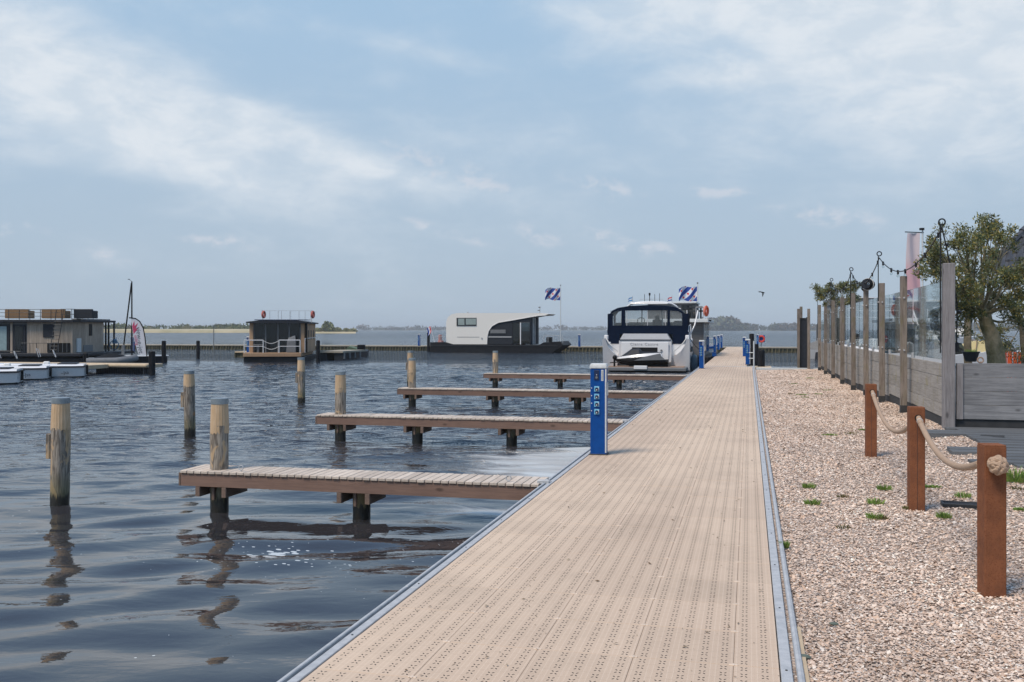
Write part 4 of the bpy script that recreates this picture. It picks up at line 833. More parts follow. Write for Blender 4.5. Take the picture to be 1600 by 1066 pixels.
for a in (850, 857, 865, 873, 880): rh.cyl((hx(a), -.2, .9), (hx(a), -.2, 1.62), .02)
rh.tube([(hx(848), -.2, 1.3), (hx(853), -.2, 1.62), (hx(875), -.2, 1.58), (hx(881), -.2, 1.1)], .02).tube([(hx(876), -.2, 1.45), (hx(882), .5, 1.45), (hx(882), 2.5, 1.45)], .02); obj('deck_rail', rh, M['galv'], H, True)
obj('bow_windlass', MB().cbox(hx(852), hx(860), .4, 1, 1.0, 1.45, .05), M['black'], H); obj('sun_chair', MB().cbox(hx(683), hx(689), .2, .8, .95, 1.1, .02).cbox(hx(684), hx(686.5), .2, .8, 1.1, 1.65, .02), mat('faded pink plastic', (.55, .26, .24), .7), H)
obj('wind_vane', MB().cyl((hx(840), 1, hz(489)), (hx(840), 1, hz(477)), .02).cbox(hx(837.5), hx(841), .97, 1.03, hz(479), hz(477.5), .01).cbox(hx(836.5), hx(840), .97, 1.03, hz(484), hz(482.5), .01), M['mid_grey'], H); obj('roof_vent', MB().cyl((hx(726), 1, hz(487.3)), (hx(726), 1, hz(485.3)), .1), M['galv'], H, True)
es = obj('stern_staff', MB().cyl((hx(679), 0, hz(534)), (hx(672.5), 0, hz(508)), .02), M['white'], H); e_ = cloth('ensign', .62, .42, dm, es, (hx(672), .02, hz(508)), .03, .9, 10, 4, sign=1); e_.rotation_euler = (0, R(55), 0)

# ---- square timber houseboat
bx_, by_ = at(431, 64.5); B = thing('houseboat', 'square timber houseboat with dark glazed front, flat roof and a white front railing', 'houseboat', (bx_, by_, 0), R(20)); ax = lambda px: (px - 431) * .0437; az_ = lambda py: (565 - py) * .043
obj('hull', MB().cbox(ax(386), ax(476), -.9, 7.4, -.3, .34, .03), M['black_hull'], B); obj('deck', MB().cbox(ax(385.5), ax(472), -1.0, 7.0, .36, .60, .02), M['pine_clad'], B)
for xa, xb in ((391.5, 397), (469, 474.5)): obj('corner_post', MB().cbox(ax(xa), ax(xb), -.05, .35, .6, az_(504.5), .01), M['pine_clad'], B)
obj('black_post', MB().cbox(ax(475.5), ax(478.5), -.08, .2, .6, az_(504.5), .01), M['black'], B)
obj('roof', MB().prism([(ax(387.5), az_(505)), (ax(387.5), az_(503)), (ax(410), az_(500.5)), (ax(465), az_(500.8)), (ax(481), az_(503.5)), (ax(481), az_(505.5))], -.4, 6.9), M['dark_grey'], B)
for k in range(5): obj('solar_panel', MB().cbox(ax(398) + k * .72, ax(398) + k * .72 + .66, .2, 1.7, az_(500.4), az_(499.3), .005), M['blue_dark'], B)
obj('front_glass', MB().box(ax(397), ax(469), .12, .14, .6, az_(505)), M['glass_dark'], B)
for a in (397.5, 415.5, 434, 451, 468): obj('glass_frame', MB().cbox(ax(a) - .04, ax(a) + .04, .06, .16, .6, az_(505), .005), M['mid_grey'], B)
obj('back_wall', MB().box(ax(393), ax(476), 6.4, 6.6, .6, az_(505)), M['dark_grey'], B); obj('left_wall', MB().box(ax(392), ax(394), .35, 6.4, .6, az_(505)), M['pine_clad'], B); obj('interior_units', MB().cbox(ax(400), ax(430), 3, 3.6, .6, 1.5, .02).cbox(ax(440), ax(466), 4, 4.6, .6, 2.2, .02).cbox(ax(420), ax(440), 1.5, 2.2, .6, 1.2, .05), M['black'], B)
obj('floor', MB().box(ax(394), ax(474), .2, 6.4, .6, .62), M['mid_grey'], B)
rw = obj('right_wall', MB().box(ax(474.5), ax(476.5), .35, 6.4, .6, az_(505)), M['pine_clad'], B)
for k in range(13): obj('cladding_board', MB().cbox(ax(476.5), ax(477.1), .36 + k * .465, .36 + k * .465 + .455, .6, az_(505), .006), M['pine_clad'], rw)
for k in range(3): obj('slit_window', MB().box(ax(477.0), ax(477.4), 1.2 + k * 1.7, 1.75 + k * 1.7, 1.45, 2.1), M['black'], B)
fr = MB()
for a, b2 in ((387, 415), (438.5, 470)):
    fr.tube([(ax(a), -.9, az_(531.5)), (ax(b2), -.9, az_(531.5))], .028).tube([(ax(a), -.9, az_(541)), (ax(b2), -.9, az_(541))], .02)
    for q in (a, b2): fr.cyl((ax(q), -.9, .6), (ax(q), -.9, az_(531.5)), .03)
obj('front_railing', fr, M['white'], B, True); sw = MB()
for z in (az_(532), az_(541)): sw.tube([(ax(415 + 23.5 * i / 8), -.9, z - .2 * math.sin(PI * i / 8)) for i in range(9)], .02)
obj('rope_swag', sw, M['rope_white'], B); obj('side_railing', MB().tube([(ax(477), -.8, az_(529)), (ax(477.4), 6, az_(529))], .02).cyl((ax(477), -.8, .6), (ax(477), -.8, az_(529)), .02), M['white'], B)
obj('curtain', MB().prism([(ax(407), az_(508)), (ax(414), az_(508)), (ax(415), az_(520)), (ax(413.5), az_(529)), (ax(411), az_(522))], .3, .36), M['offwhite'], B); obj('covered_chair', MB().loft([[(ax(448), -.5, .62), (ax(462), -.5, .62), (ax(462), .0, .62), (ax(448), .0, .62)], [(ax(449), -.48, 1.3), (ax(462), -.48, 1.4), (ax(462), -.05, 1.4), (ax(449), -.05, 1.3)], [(ax(451), -.4, 1.6), (ax(461), -.4, 1.75), (ax(461), -.1, 1.75), (ax(451), -.1, 1.6)]]), M['mid_grey'], B)
obj('deck_table', MB().cbox(ax(399), ax(412), -.6, -.2, 1.1, 1.15, .01).cbox(ax(404), ax(407), -.45, -.35, .62, 1.1, .01), M['mid_grey'], B)
rp = MB()
for a in (408.5, 418, 428, 436, 446, 453, 463, 470, 481): rp.cyl((ax(a), .2 + (a % 3), az_(501)), (ax(a), .2 + (a % 3), az_(485.5)), .016, n=5)
rp.tube([(ax(408), .2, az_(485.5)), (ax(481), .2, az_(485.5)), (ax(481), 5.8, az_(485.5))], .010); obj('roof_railing', rp, M['galv'], B)
for a, lab in ((412, 'left of two red life rings on the flat roof rail of the timber houseboat'), (486.5, 'right of two red life rings on the flat roof rail of the timber houseboat')):
    q = Vector((ax(a) * math.cos(R(20)) - .2 * math.sin(R(20)), ax(a) * math.sin(R(20)) + .2 * math.cos(R(20)), 0)); l_ = thing('life_ring', lab, 'life ring', (bx_ + q.x, by_ + q.y, az_(491.5)), R(94), 'life rings on the timber houseboat roof'); obj('ring', MB().torus((0, 0, 0), .2, .075, 16, 6, Matrix.Rotation(R(90), 3, 'X')), mat('faded red plastic', (.48, .13, .10), .6, bump=0), l_, True); obj('holder', MB().cyl((0, .08, -.55), (0, .08, .3), .02), M['galv'], l_)
# beige pontoon and low barge to its right
x, y = at(528, 68.5); t = thing('floating_platform', 'low beige floating platform to the right of the square timber houseboat', 'pontoon', (x, y, 0), R(10)); obj('deck', MB().loft([[(-1.1, -1.6, z), (.75, -1.6, z), (1.3, 3.2, z), (-.6, 3.2, z)] for z in (.52, .64)]), M['greybeige'], t); obj('float', MB().cbox(-1.0, -.4, -1.5, 3, -.2, .5, .02).cbox(.1, .75, -1.5, 3, -.2, .5, .02), M['dark_grey'], t)
for s_ in range(4): obj('rim_fender', MB().cyl((.8 + s_ * .12, -1.4 + s_ * 1.1, .1), (.8 + s_ * .12, -1.4 + s_ * 1.1, .5), .08), M['mid_grey'], t, True)
x, y = at(555, 76); t = thing('workboat', 'small low grey workboat beside the beige floating platform', 'boat', (x, y, 0), R(20)); obj('hull', MB().loft([[(-.95, -1.5, -.1), (-1, -1.5, .45), (1, -1.5, .45), (.95, -1.5, -.1)], [(-.95, 2.0, -.1), (-1, 2.0, .5), (1, 2.0, .5), (.95, 2.0, -.1)], [(-.3, 3.2, .1), (-.4, 3.3, .6), (.4, 3.3, .6), (.3, 3.2, .1)]]), M['dark_grey'], t, True); obj('engine_box', MB().cbox(.2, .8, -.9, .1, .45, .95, .04), M['black'], t); obj('tarpaulin', MB().loft([[(-.9, 0, .45), (-.5, 0, .8), (.1, 0, .62), (.2, 0, .45)], [(-.9, 1.8, .5), (-.5, 1.8, .85), (.1, 1.8, .7), (.2, 1.8, .5)]]), mat('green tarpaulin', (.10, .15, .09), .8), t)

# ---- long timber houseboat at the left with roof terrace
cx_, cy_ = at(112, 60); A = thing('houseboat', 'long timber houseboat with roof terrace and rattan sofas at the left edge', 'houseboat', (cx_, cy_, 0), R(13.5)); lx = lambda px: (px - 112) * .0442; ry = lambda px: (px - 112) * .0905; lz = lambda py: (568.7 - py) * .04
obj('hull', MB().cbox(-8.5, 1.2, -1.5, 6.4, -.2, .40, .04), M['black_hull'], A); obj('deck', MB().cbox(-8.6, 1.3, -1.6, 6.6, .52, .68, .02), M['dark_grey'], A)
obj('cabin_core', MB().box(-7.6, -.04, .04, 4.6, .68, 2.62), M['mid_grey'], A)
def skip(px): return any(a - 1 < px < b - 1 for a, b in ((6, 25), (29, 48)))
k = -60
while k < 111:
    if not skip(k + 1.6):
        obj('cladding_board', MB().cbox(lx(k), lx(k + 3.3), -.02, .05, .68 if not (72 < k + 1.6 < 88) else lz(527.5), 2.62 if not (72 < k + 1.6 < 88) else 2.62, .006), M['cedar'], A)
        if 72 < k + 1.6 < 88: obj('cladding_board', MB().cbox(lx(k), lx(k + 3.3), -.02, .05, .68, lz(527.5), .006), M['cedar'], A)
    k += 3.4
for i in range(15): obj('cladding_board', MB().cbox(-.05, .02, .02 + i * .306, .02 + i * .306 + .298, .68, 2.62, .006), M['cedar'], A)
for a, b2, gm in ((6, 24, mat('pale reflecting glass', (.26, .36, .38), .2)), (29, 47, M['glass_dark'])):
    d_ = obj('door', MB().cbox(lx(a), lx(b2), -.06, .03, .70, lz(507), .01), M['dark_grey'], A); obj('pane', MB().box(lx(a + 3.5), lx(b2 - 3.5), -.075, -.062, .85, lz(510)), gm, d_)
obj('window', MB().cbox(lx(72), lx(87), -.07, .05, lz(527), lz(506.5), .01), M['dark_grey'], A); obj('hatch', MB().cbox(lx(78), lx(110), -.09, -.02, .72, lz(536), .01), M['black'], A)
for a in range(82, 110, 6): obj('hatch_bar', MB().box(lx(a), lx(a) + .03, -.11, -.09, .72, lz(536)), M['mid_grey'], A)
obj('slit_window', MB().box(.02, .05, ry(138), ry(143), lz(525), lz(506)), M['black'], A); obj('louvre', MB().box(.02, .05, ry(129), ry(144), lz(551), lz(540)), M['mid_grey'], A); obj('white_locker', MB().cbox(.02, .12, ry(118), ry(124), lz(551), lz(529), .02), M['capwhite'], A)
obj('roof', MB().cbox(-8.2, .25, -.35, 6.0, 2.62, 2.76, .02), M['dark_grey'], A)
for i in range(8): obj('roof_panel', MB().cbox(-.2 - .01 * i, .2, .5 + .6 * i, 1.0 + .6 * i, 2.76, 2.84, .01), M['mid_grey'], A)
for a in (165, 170, 179): obj('porch_post', MB().cbox(.02 if a < 179 else .05, .12 if a < 179 else .15, ry(a) - .06, ry(a) + .06, .68, 2.62, .01), M['galv_dark'], A)
rt = MB()
for i in range(12): rt.cyl((-7.8 + i * .66, -.2, 2.76), (-7.8 + i * .66, -.2, 3.40), .02, n=5)
for z in (2.98, 3.2, 3.40): rt.tube([(-7.8, -.2, z), (-.6, -.2, z)], .016, 5)
for i in range(5): rt.cyl((.1, -.2 + i * .75, 2.76), (.1, -.2 + i * .75, 3.42), .02, n=5)
for z in (3.1, 3.42): rt.tube([(-.6, -.2, z), (.1, -.2, z), (.1, 2.8, z)], .02, 5)
obj('roof_railing', rt, M['galv_dark'], A); ld = MB()
for s_ in (91, 101): ld.tube([(lx(s_ - 2), -.75, .7), (lx(s_ + 1), -.3, 2.75), (lx(s_ + 2), -.25, 3.4)], .025, 5)
for i in range(9): ld.cyl((lx(89.3 + i * .3), -.75 + i * .048, .9 + i * .22), (lx(99.3 + i * .3), -.75 + i * .048, .9 + i * .22), .02, n=5)
obj('ladder', ld, M['galv_dark'], A); fd = MB()
for a in (56, 62, 69, 78, 94, 108): fd.cyl((lx(a), -1.4, .68), (lx(a), -1.4, 1.32), .018, n=5)
fd.tube([(lx(56), -1.4, 1.32), (lx(109), -1.4, 1.32)], .02, 5).tube([(lx(-40), -1.4, .95), (lx(56), -1.4, .8)], .03, 5); obj('deck_railing', fd, M['galv_dark'], A); obj('chimney_pipe', MB().cyl((lx(5), .3, 2.76), (lx(5), .3, 4.1), .03).cyl((lx(5), .3, 4.1), (lx(5), .3, 4.2), .06).cyl((lx(4.6), .3, 4.35), (lx(4.6), .3, 4.7), .07, .03), M['galv_dark'], A)
def on_roof(px, y, z=2.77):
    v = Matrix.Rotation(R(13.5), 3, 'Z') @ Vector((lx(px), y, 0)); return (cx_ + v.x, cy_ + v.y, z)
for a, b2, m_, lab in ((15, 49, 'tan_cushion', 'left brown rattan sofa on the roof terrace of the left houseboat'), (67, 101, 'tan_cushion', 'right brown rattan sofa on the roof terrace of the left houseboat'), (113, 140, 'dark_grey', 'dark grey sofa on the right end of the roof terrace of the left houseboat')):
    w = (b2 - a) * .0442; t = thing('roof_sofa', lab, 'sofa', on_roof(a, .15), R(13.5), 'sofas on the houseboat roof terrace'); obj('base', MB().cbox(0, w, .05, .8, .08, .38, .03), M[m_], t); obj('backrest', MB().cbox(0, w, 0, .12, .1, .66, .03), M[m_], t)
    for q in (0, w - .12): obj('armrest', MB().cbox(q, q + .12, .05, .8, .38, .56, .03), M[m_], t)
obj('bicycle_rack', MB().torus((ry(173) * .0 + .6, 4.9, 1.1), .3, .03, 14, 5, Matrix.Rotation(R(90), 3, 'X')).cyl((.6, 4.9, 1.4), (.65, 5.2, 1.6), .02).cbox(.45, .6, 4.9, 5.4, 1.2, 1.5, .05), mat('blue bicycle', (.03, .12, .22), .5), A)

# ---- pontoon with white sloops
PY = 40.6; px1 = XatY(231, PY)
pj = struct('sloop_pontoon', MB().cbox(-70, px1, PY + .08, PY + 1.25, .30, .48, .03), M['beige'])
obj('rounded_edge', MB().cyl((-70, PY + .02, .40), (px1 - .1, PY + .02, .40), .105, n=12).sphere((px1 - .1, PY + .02, .40), .105), M['beige'], pj, True)
pl = MB()
for i in range(26): pl.cbox(XatY(147, PY) + i * .1, XatY(147, PY) + i * .1 + .095, PY + .14, PY + .2, -.6, .30, .01)
obj('sheet_piling', pl, M['black_hull'], pj); obj('float_tank', MB().box(-60, XatY(60, PY), PY + .3, PY + 1.2, -.2, .3).box(XatY(222, PY), XatY(228, PY), PY + .1, PY + .6, -.6, .3), M['black_hull'], pj)
fx, fy = at(34, 40.5); obj('side_arm', MB().loft([[(XatY(32, 36.2), 36.2, z), (XatY(70, 36.2), 36.2, z), (XatY(70, 36.2), 40.6, z), (XatY(32, 36.2), 40.6, z)] for z in (.28, .46)]), M['beige'], pj); obj('arm_edge', MB().cyl((XatY(32, 36.2), 36.15, .38), (XatY(69, 36.2), 36.15, .38), .105, n=10), M['beige'], pj, True); obj('arm_piling', MB().box(XatY(33, 36.3), XatY(56, 36.3), 36.35, 36.6, -.5, .28), M['black_hull'], pj)
def sloop(px, d, rz, label):
    x, y = at(px, d); t = thing('sloop', label, 'sloop', (x, y, 0), rz, 'white open sloops with black trim')
    S_ = lambda x, w, h, zb: [(x, -w * .55, zb), (x, -w * .9, zb + .12), (x, -w, h), (x, w, h), (x, w * .9, zb + .12), (x, w * .55, zb)]
    obj('hull', MB().loft([S_(.02, .85, .50, -.05), S_(-.5, .93, .50, -.12), S_(-2.5, 1.0, .52, -.15), S_(-4.2, .75, .58, -.12), S_(-5.2, .1, .66, .1)]), M['white'], t, True)
    obj('rubbing_strip', MB().loft([[(a, -w - .03, h - .05), (a, -w - .03, h + .01), (a, w + .03, h + .01), (a, w + .03, h - .05)] for a, w, h in ((.06, .85, .50), (-.5, .93, .50), (-2.5, 1.0, .52), (-4.2, .75, .58), (-5.25, .1, .66))]), M['dark_grey'], t)
    obj('waterline_stripe', MB().loft([[(a, -w, -.04), (a, -w - .012, .05), (a, w + .012, .05), (a, w, -.04)] for a, w in ((.03, .78), (-.5, .87), (-2.5, .94), (-4.1, .70))]), M['black_hull'], t)
    obj('deck', MB().loft([[(a, -w, h), (a, -w * .9, h + .07), (a, w * .9, h + .07), (a, w, h)] for a, w, h in ((.0, .82, .51), (-.5, .9, .51), (-2.5, .97, .53), (-4.2, .72, .59), (-5.1, .1, .67))]), M['white'], t, True)
    obj('console', MB().cbox(-1.75, -1.5, .05, .40, .5, .70, .04), M['offwhite'], t); obj('windscreen', MB().cyl((-1.9, -.15, .9), (-2.0, -.15, 1.25), .012).cyl((-1.9, .5, .9), (-2.0, .5, 1.25), .012).tube([(-2, -.15, 1.25), (-2.05, .2, 1.28), (-2, .5, 1.25)], .012), M['galv'], t); obj('wheel', MB().torus((-1.3, .2, 1.05), .17, .015, 14, 5, Matrix.Rotation(R(70), 3, 'Y')), M['galv'], t)
    obj('rudder_box', MB().cbox(.04, .13, -.08, .08, .10, .52, .02), M['black'], t); obj('seat_cushion', MB().cbox(-1.1, -.3, -.7, .7, .56, .63, .03), M['dark_grey'], t)
    l = link('bow_emblem', text_mesh('~Jsa', .2, .002, M['black']), t, (-.75, -.985, .22)); l.rotation_euler = (R(90), R(-8), 0); return t
sloop(133, 44.0, R(33), 'white sloop moored along the beige pontoon, the longest and rightmost one'); sloop(75.5, 41.8, R(34), 'white sloop mostly hidden behind the pontoon side arm'); sloop(31, 38.6, R(33), 'nearest white sloop, cut off by the left edge of the picture')

# ---- rib, sailing boat and feather flag
x, y = at(174, 55); t = thing('inflatable_boat', 'grey and black inflatable boat lying in front of the left houseboat porch', 'inflatable boat', (x, y, 0), YAW + R(18)); W2 = 1.25
obj('air_tube', MB().tube([(-1.25, -.6, .32), (.3, -.62, .34), (.95, -.45, .42), (1.25, 0, .5), (.95, .45, .42), (.3, .62, .34), (-1.25, .6, .32)], .22, 10), M['mid_grey'], t, True); obj('floor', MB().box(-1.15, .9, -.5, .5, .15, .25), M['dark_grey'], t)
obj('outboard_motor', MB().cbox(-1.5, -1.2, -.16, .16, .45, .85, .08).cyl((-1.35, 0, .45), (-1.35, 0, -.2), .06), M['black'], t); obj('boat_cover', MB().loft([[(a, -.55, .45), (a, -.2, h), (a, .2, h), (a, .55, .45)] for a, h in ((-.9, .55), (-.2, .78), (.5, .72), (1.0, .55))]), M['black'], t, True)
x, y = at(206, 63); t = thing('sailing_dinghy', 'small sailing boat with bare black mast behind the feather flag', 'sailing boat', (x, y, 0), YAW + R(15))
obj('hull', MB().loft([[(a, -w * .6, -.05), (a, -w, .42), (a, w, .42), (a, w * .6, -.05)] for a, w in ((-.9, .6), (.3, .75), (1.4, .5), (2.2, .06))]), M['dark_grey'], t, True); obj('deck_rim', MB().loft([[(a, -w - .02, .40), (a, -w, .47), (a, w, .47), (a, w + .02, .40)] for a, w in ((-.92, .6), (.3, .76), (1.4, .52), (2.3, .06))]), M['white'], t)
obj('mast', MB().cyl((0, 0, .4), (0, 0, 5.3), .055, .04, 8), M['black'], t, True); obj('boom_stay', MB().cyl((-.52, 0, .9), (-.02, 0, 5.2), .045), M['black'], t, True); obj('mast_head', MB().cbox(-.25, -.12, -.02, .02, 5.42, 5.46, .005).cyl((0, 0, 5.3), (-.18, 0, 5.45), .01), M['black'], t); obj('tiller_post', MB().cbox(-.62, -.44, -.1, .1, .45, 1.15, .03), M['mid_grey'], t)
def m_feather():
    return mat('white banner cloth', (.74, .73, .76), .7, var=.05, bump=0)
x, y = at(228, 58); t = thing('feather_flag', 'white feather flag with pink bird mark on a curved black pole', 'banner flag', (x, y, 0), YAW + R(12)); fz = lambda py: (553 - py) * .0387 + .62; fx_ = lambda px: (px - 228) * .0387
bl = [(229.3, 553.5), (228, 540), (226.5, 525), (224, 511), (219, 501), (213, 496.5), (206, 495.3), (203, 495.3)]
obj('curved_pole', MB().tube([(fx_(230), 0, .3)] + [(fx_(a), 0, fz(b2)) for a, b2 in bl], .035, 6), M['black'], t, True)
obj('cloth', MB().prism([(fx_(a), fz(b2)) for a, b2 in [(229, 553.3), (227.4, 540), (226, 525), (223.5, 512), (218.5, 502), (212.5, 497.5), (205.5, 496.2), (207, 505), (210, 525), (214, 542), (217, 551.5), (222, 553.2)]], -.008, .008), m_feather(), t)
pk = mat('pink print', (.62, .07, .16), .7, bump=0); bd_ = MB()
for a in ([(210, 521), (207.8, 508), (211, 500), (211.5, 509)], [(210.2, 521), (211.5, 508), (216.5, 503), (213.5, 511)], [(210.5, 520), (213, 512), (217.5, 510.5), (213.5, 516)]): bd_.prism([(fx_(p), fz(q)) for p, q in a], -.014, -.009)
obj('bird_mark', bd_, pk, t)
for s_, sz, px_, py_, m_, ang in (('view-e-jet', .40, 218.6, 530, M['mid_grey'], 84), ('sailing', .26, 214, 530, pk, 81)):
    l = link('lettering', text_mesh(s_, sz, .002, m_), t, (fx_(px_), -.013, fz(py_))); l.rotation_euler = (R(90), R(ang), 0)

# ================================================================== TERRACE FENCE
FX = 2.70; WX = 2.86                                   # posts proud of the board wall
PYS = [18.45, 21.35, 24.15, 27.0, 30.1, 33.3, 36.5, 39.6]
CP = (2.80, 15.35)                                      # corner post
ZT = 1.64
fence = thing('terrace_fence', 'weathered grey timber fence with glass panels and tall posts along the shell bank', 'fence', (0, 0, 0))
def gz(x, y): return float(zg(x, y))
obj('corner_post', MB().cbox(CP[0] - .01, CP[0] + .150, CP[1] - .075, CP[1] + .085, gz(*CP) - .05, 3.13, .008), M['corner'], fence)
post_me = MB().cbox(-.055, .055, -.06, .06, 0, 2.62, .006).mesh('post', M['fence_post'])
for i, y in enumerate(PYS):
    p = link('post', post_me, fence, (FX, y, gz(FX, y) - .06 - (.0 if i else .0)), random.uniform(-.03, .03)); p.scale = (1, 1, (3.12 + random.uniform(-.012, .012) - p.location.z) / 2.62)
    sk = MB().cbox(FX - .059, FX + .059, y - .064, y + .064, gz(FX, y) - .05, gz(FX, y) + .13, .004); obj('post_shoe', sk, M['skirt'], fence)
    for z in (2.72, 1.78): obj('bolt_head', MB().cyl((FX - .055, y - .01, z), (FX - .085, y - .01, z), .016, n=8).cyl((FX, y - .06, z), (FX, y - .085, z), .016, n=8), M['galv'], fence, True)
edges = [CP[1] + .09] + PYS + [41.0]
for i in range(len(edges) - 1):
    ya, yb = edges[i] + .01, edges[i + 1] - .01; zb = gz(WX, (ya + yb) / 2) + .0
    obj('skirting', MB().cbox(WX - .012, WX + .03, ya, yb, zb - .25, zb + .14, .004), M['skirt'], fence)
    z0 = zb + .145; n = 4; h = (ZT - z0) / n
    for k in range(n):
        w_ = random.uniform(-.004, .004); obj('board', MB().cbox(WX - .02 + w_, WX + .025 + w_, ya, yb, z0 + k * h + .003, z0 + (k + 1) * h - .003, .004), M['fence_board'], fence)
    obj('glass_panel', MB().cbox(WX - .006, WX + .006, ya + .05, yb - .05, ZT + .05, 2.88, .002), M['glass'], fence)
    for yy in (ya + .04, yb - .06): obj('glass_clamp', MB().cbox(WX - .02, WX + .02, yy, yy + .03, ZT - .01, ZT + .09, .003), M['galv'], fence)
# gate of dark steel bars at the far end
gx0, gy0 = at(1262, 39.6); gx1_, gy1_ = at(1247.5, 40.6); gt = thing('steel_gate', 'dark steel gate between posts at the far end of the terrace fence', 'gate', (gx0, gy0, .5), math.atan2(gy1_ - gy0, gx1_ - gx0)); gw = math.hypot(gx1_ - gx0, gy1_ - gy0)
obj('gate_frame', MB().box(.04, gw, -.02, .02, .02, .08).box(.04, gw, -.02, .02, 2.05, 2.13).box(.03, .09, -.025, .025, 0, 2.16).box(gw - .06, gw, -.025, .025, 0, 2.10), M['pole'], gt)
for i in range(9): obj('gate_slat', MB().box(.10 + i * (gw - .18) / 9, .10 + (i + .82) * (gw - .18) / 9, -.01, .01, .08, 2.05), M['dark_grey'], gt)
for px, d, lab in ((1264, 39.3, 'post'), (1270.3, 38.9, 'post')):
    pass
for px, d, zt in ((1263.6, 39.3, 3.0), (1251.7, 40.7, 3.12), (1247.6, 40.3, 3.02)):
    x, y = at(px, d); q = link('gate_post', MB().cbox(-.055, .055, -.06, .06, -.05, zt - .5, .006).mesh('gate_post', M['fence_post']), None, (x, y, .5)); q['label'] = {1263.6: 'grey timber post right of the dark steel gate', 1251.7: 'taller timber post behind the left edge of the dark steel gate', 1247.6: 'outermost timber post left of the dark steel gate'}[px]; q['category'] = 'post'
# cross wall facing the viewer
tw = thing('terrace_wall', 'low wall of four long grey boards on a black base, front side of the terrace', 'wall', (0, 0, 0)); wy = CP[1] + .0; wx0 = CP[0] + .175; g0 = gz(3.1, 15.2); hb = (1.655 - (g0 + .14)) / 4
for k in range(4):
    for a, b2 in ((wx0, 9.0),) if k % 2 else ((wx0, 6.1), (6.104, 9.0)):
        obj('board', MB().cbox(a, b2, wy - .02 + random.uniform(-.003, .003), wy + .03, g0 + .14 + k * hb + .002, g0 + .14 + (k + 1) * hb - .003, .004), M['wall_board'], tw)
obj('base_board', MB().cbox(wx0 - .17, 9.0, wy + .0, wy + .05, g0 - .1, g0 + .135, .004), M['skirt'], tw); obj('corner_filler', MB().cbox(wx0 + .0, wx0 + .09, wy - .045, wy - .022, g0 + .14, 1.64, .004), M['corner'], tw)
ledge = obj('ledge', MB().cbox(wx0, 9.0, wy + .1, wy + 1.0, 1.58, 1.605, .005), mat('pale green glass top', (.26, .33, .30), .3), tw)

# terrace floor and dark plank path in front of it
struct('terrace_floor', MB().cbox(WX + .04, 30, wy + .06, 41, .40, .76, .01), M['patio'])
path = struct('plank_path', MB().box(3.2, 14, 11.9, 15.33, .30, .44), M['skirt'])
rows = 15; yy = 15.32
for k in range(rows):
    d_ = .235; ya = yy - (k + 1) * d_ + .006; yb = yy - k * d_ - .006; Ym = (ya + yb) / 2
    left = float(path_left(Ym)) + random.uniform(-.02, .02)
    x = left
    while x < 13:
        L_ = random.uniform(1.6, 3.4); z = gz(3.2, Ym) - .0 + random.uniform(0, .006); obj('path_board', MB().cbox(x, min(x + L_, 13), ya, yb, z - .08, z + .022, .004), M['patio'], path); x += L_ + .006
obj('fabric_edge', MB().add([(2.9, 14.3, gz(3, 14.3) + .012), (3.3, 14.05, gz(3, 14) + .02), (3.35, 14.15, gz(3, 14) + .05), (3.0, 14.5, gz(3, 14.5) + .01)], [(0, 1, 2, 3)]), M['skirt'], path)
dr = thing('drain_grate', 'dark slatted drain grate set in the shell gravel left of the knotted post', 'drain', (*onz(1502, 789, .52), .505), R(-4))
obj('frame', MB().cbox(-.17, .20, -.09, -.07, 0, .035, .004).cbox(-.17, .20, .07, .09, 0, .035, .004).cbox(-.17, -.15, -.07, .07, 0, .035, .004), M['galv_dark'], dr)
for i in range(5): obj('slat', MB().cbox(-.15, .20, -.062 + i * .027, -.045 + i * .027, 0, .028, .003), M['dark_grey'], dr)

# ------------------------------------------------------------------ festoon lights on thin rods
rods = [(CP[0] - .04, CP[1], 3.79, 'thin black rod on the corner post, nearest of the festoon light rods'), (FX - .07, PYS[1], 3.78, 'second festoon light rod from the corner, on the post right of the black speaker'), (FX - .07, PYS[3], 3.80, 'third festoon light rod from the corner, in front of the small olive tree'),
        (FX - .07, PYS[5], 3.84, 'fourth festoon light rod from the corner'), (FX - .07, PYS[7], 3.86, 'farthest festoon light rod, near the steel gate')]
tops = []
for x, y, z, lab in rods:
    t = thing('light_rod', lab, 'light pole', (x, y, 2.0), 0, 'thin rods carrying the festoon lights'); obj('rod', MB().cyl((0, 0, -.2), (0, 0, z - 2.0 - .08), .010, n=6), M['pole'], t, True)
    obj('loop', MB().torus((.02, 0, z - 2.0 - .045), .045, .011, 16, 6, Matrix.Rotation(R(90), 3, 'X')), M['pole'], t, True); tops.append((x + .02, y, z - .13))
st = thing('festoon_lights', 'black festoon cable with hanging bulbs looped from rod to rod above the fence', 'string lights', (0, 0, 0))
def hang(a, b2, sag, nb):
    P = []
    for i in range(25):
        f = i / 24; P.append((a[0] + (b2[0] - a[0]) * f, a[1] + (b2[1] - a[1]) * f, a[2] + (b2[2] - a[2]) * f - sag * 4 * f * (1 - f)))
    obj('cable', MB().tube(P, .011, 5), M['pole'], st, True)
    for k in range(nb):
        f = (k + .5) / nb; q = P[int(f * 24)]; s_ = obj('socket', MB().cyl(q, (q[0], q[1], q[2] - .055), .019, n=8).cyl((q[0] - .01, q[1] - .02, q[2] + .012), (q[0] + .01, q[1] + .02, q[2] + .012), .017, n=6), M['pole'], st, True)
        obj('bulb', MB().sphere((q[0], q[1], q[2] - .085), .026, 8, 6), M['glass'], s_, True)
SAG = [.45, .42, .40, .4]
for i in range(4): hang(tops[i], tops[i + 1], SAG[i], 7)
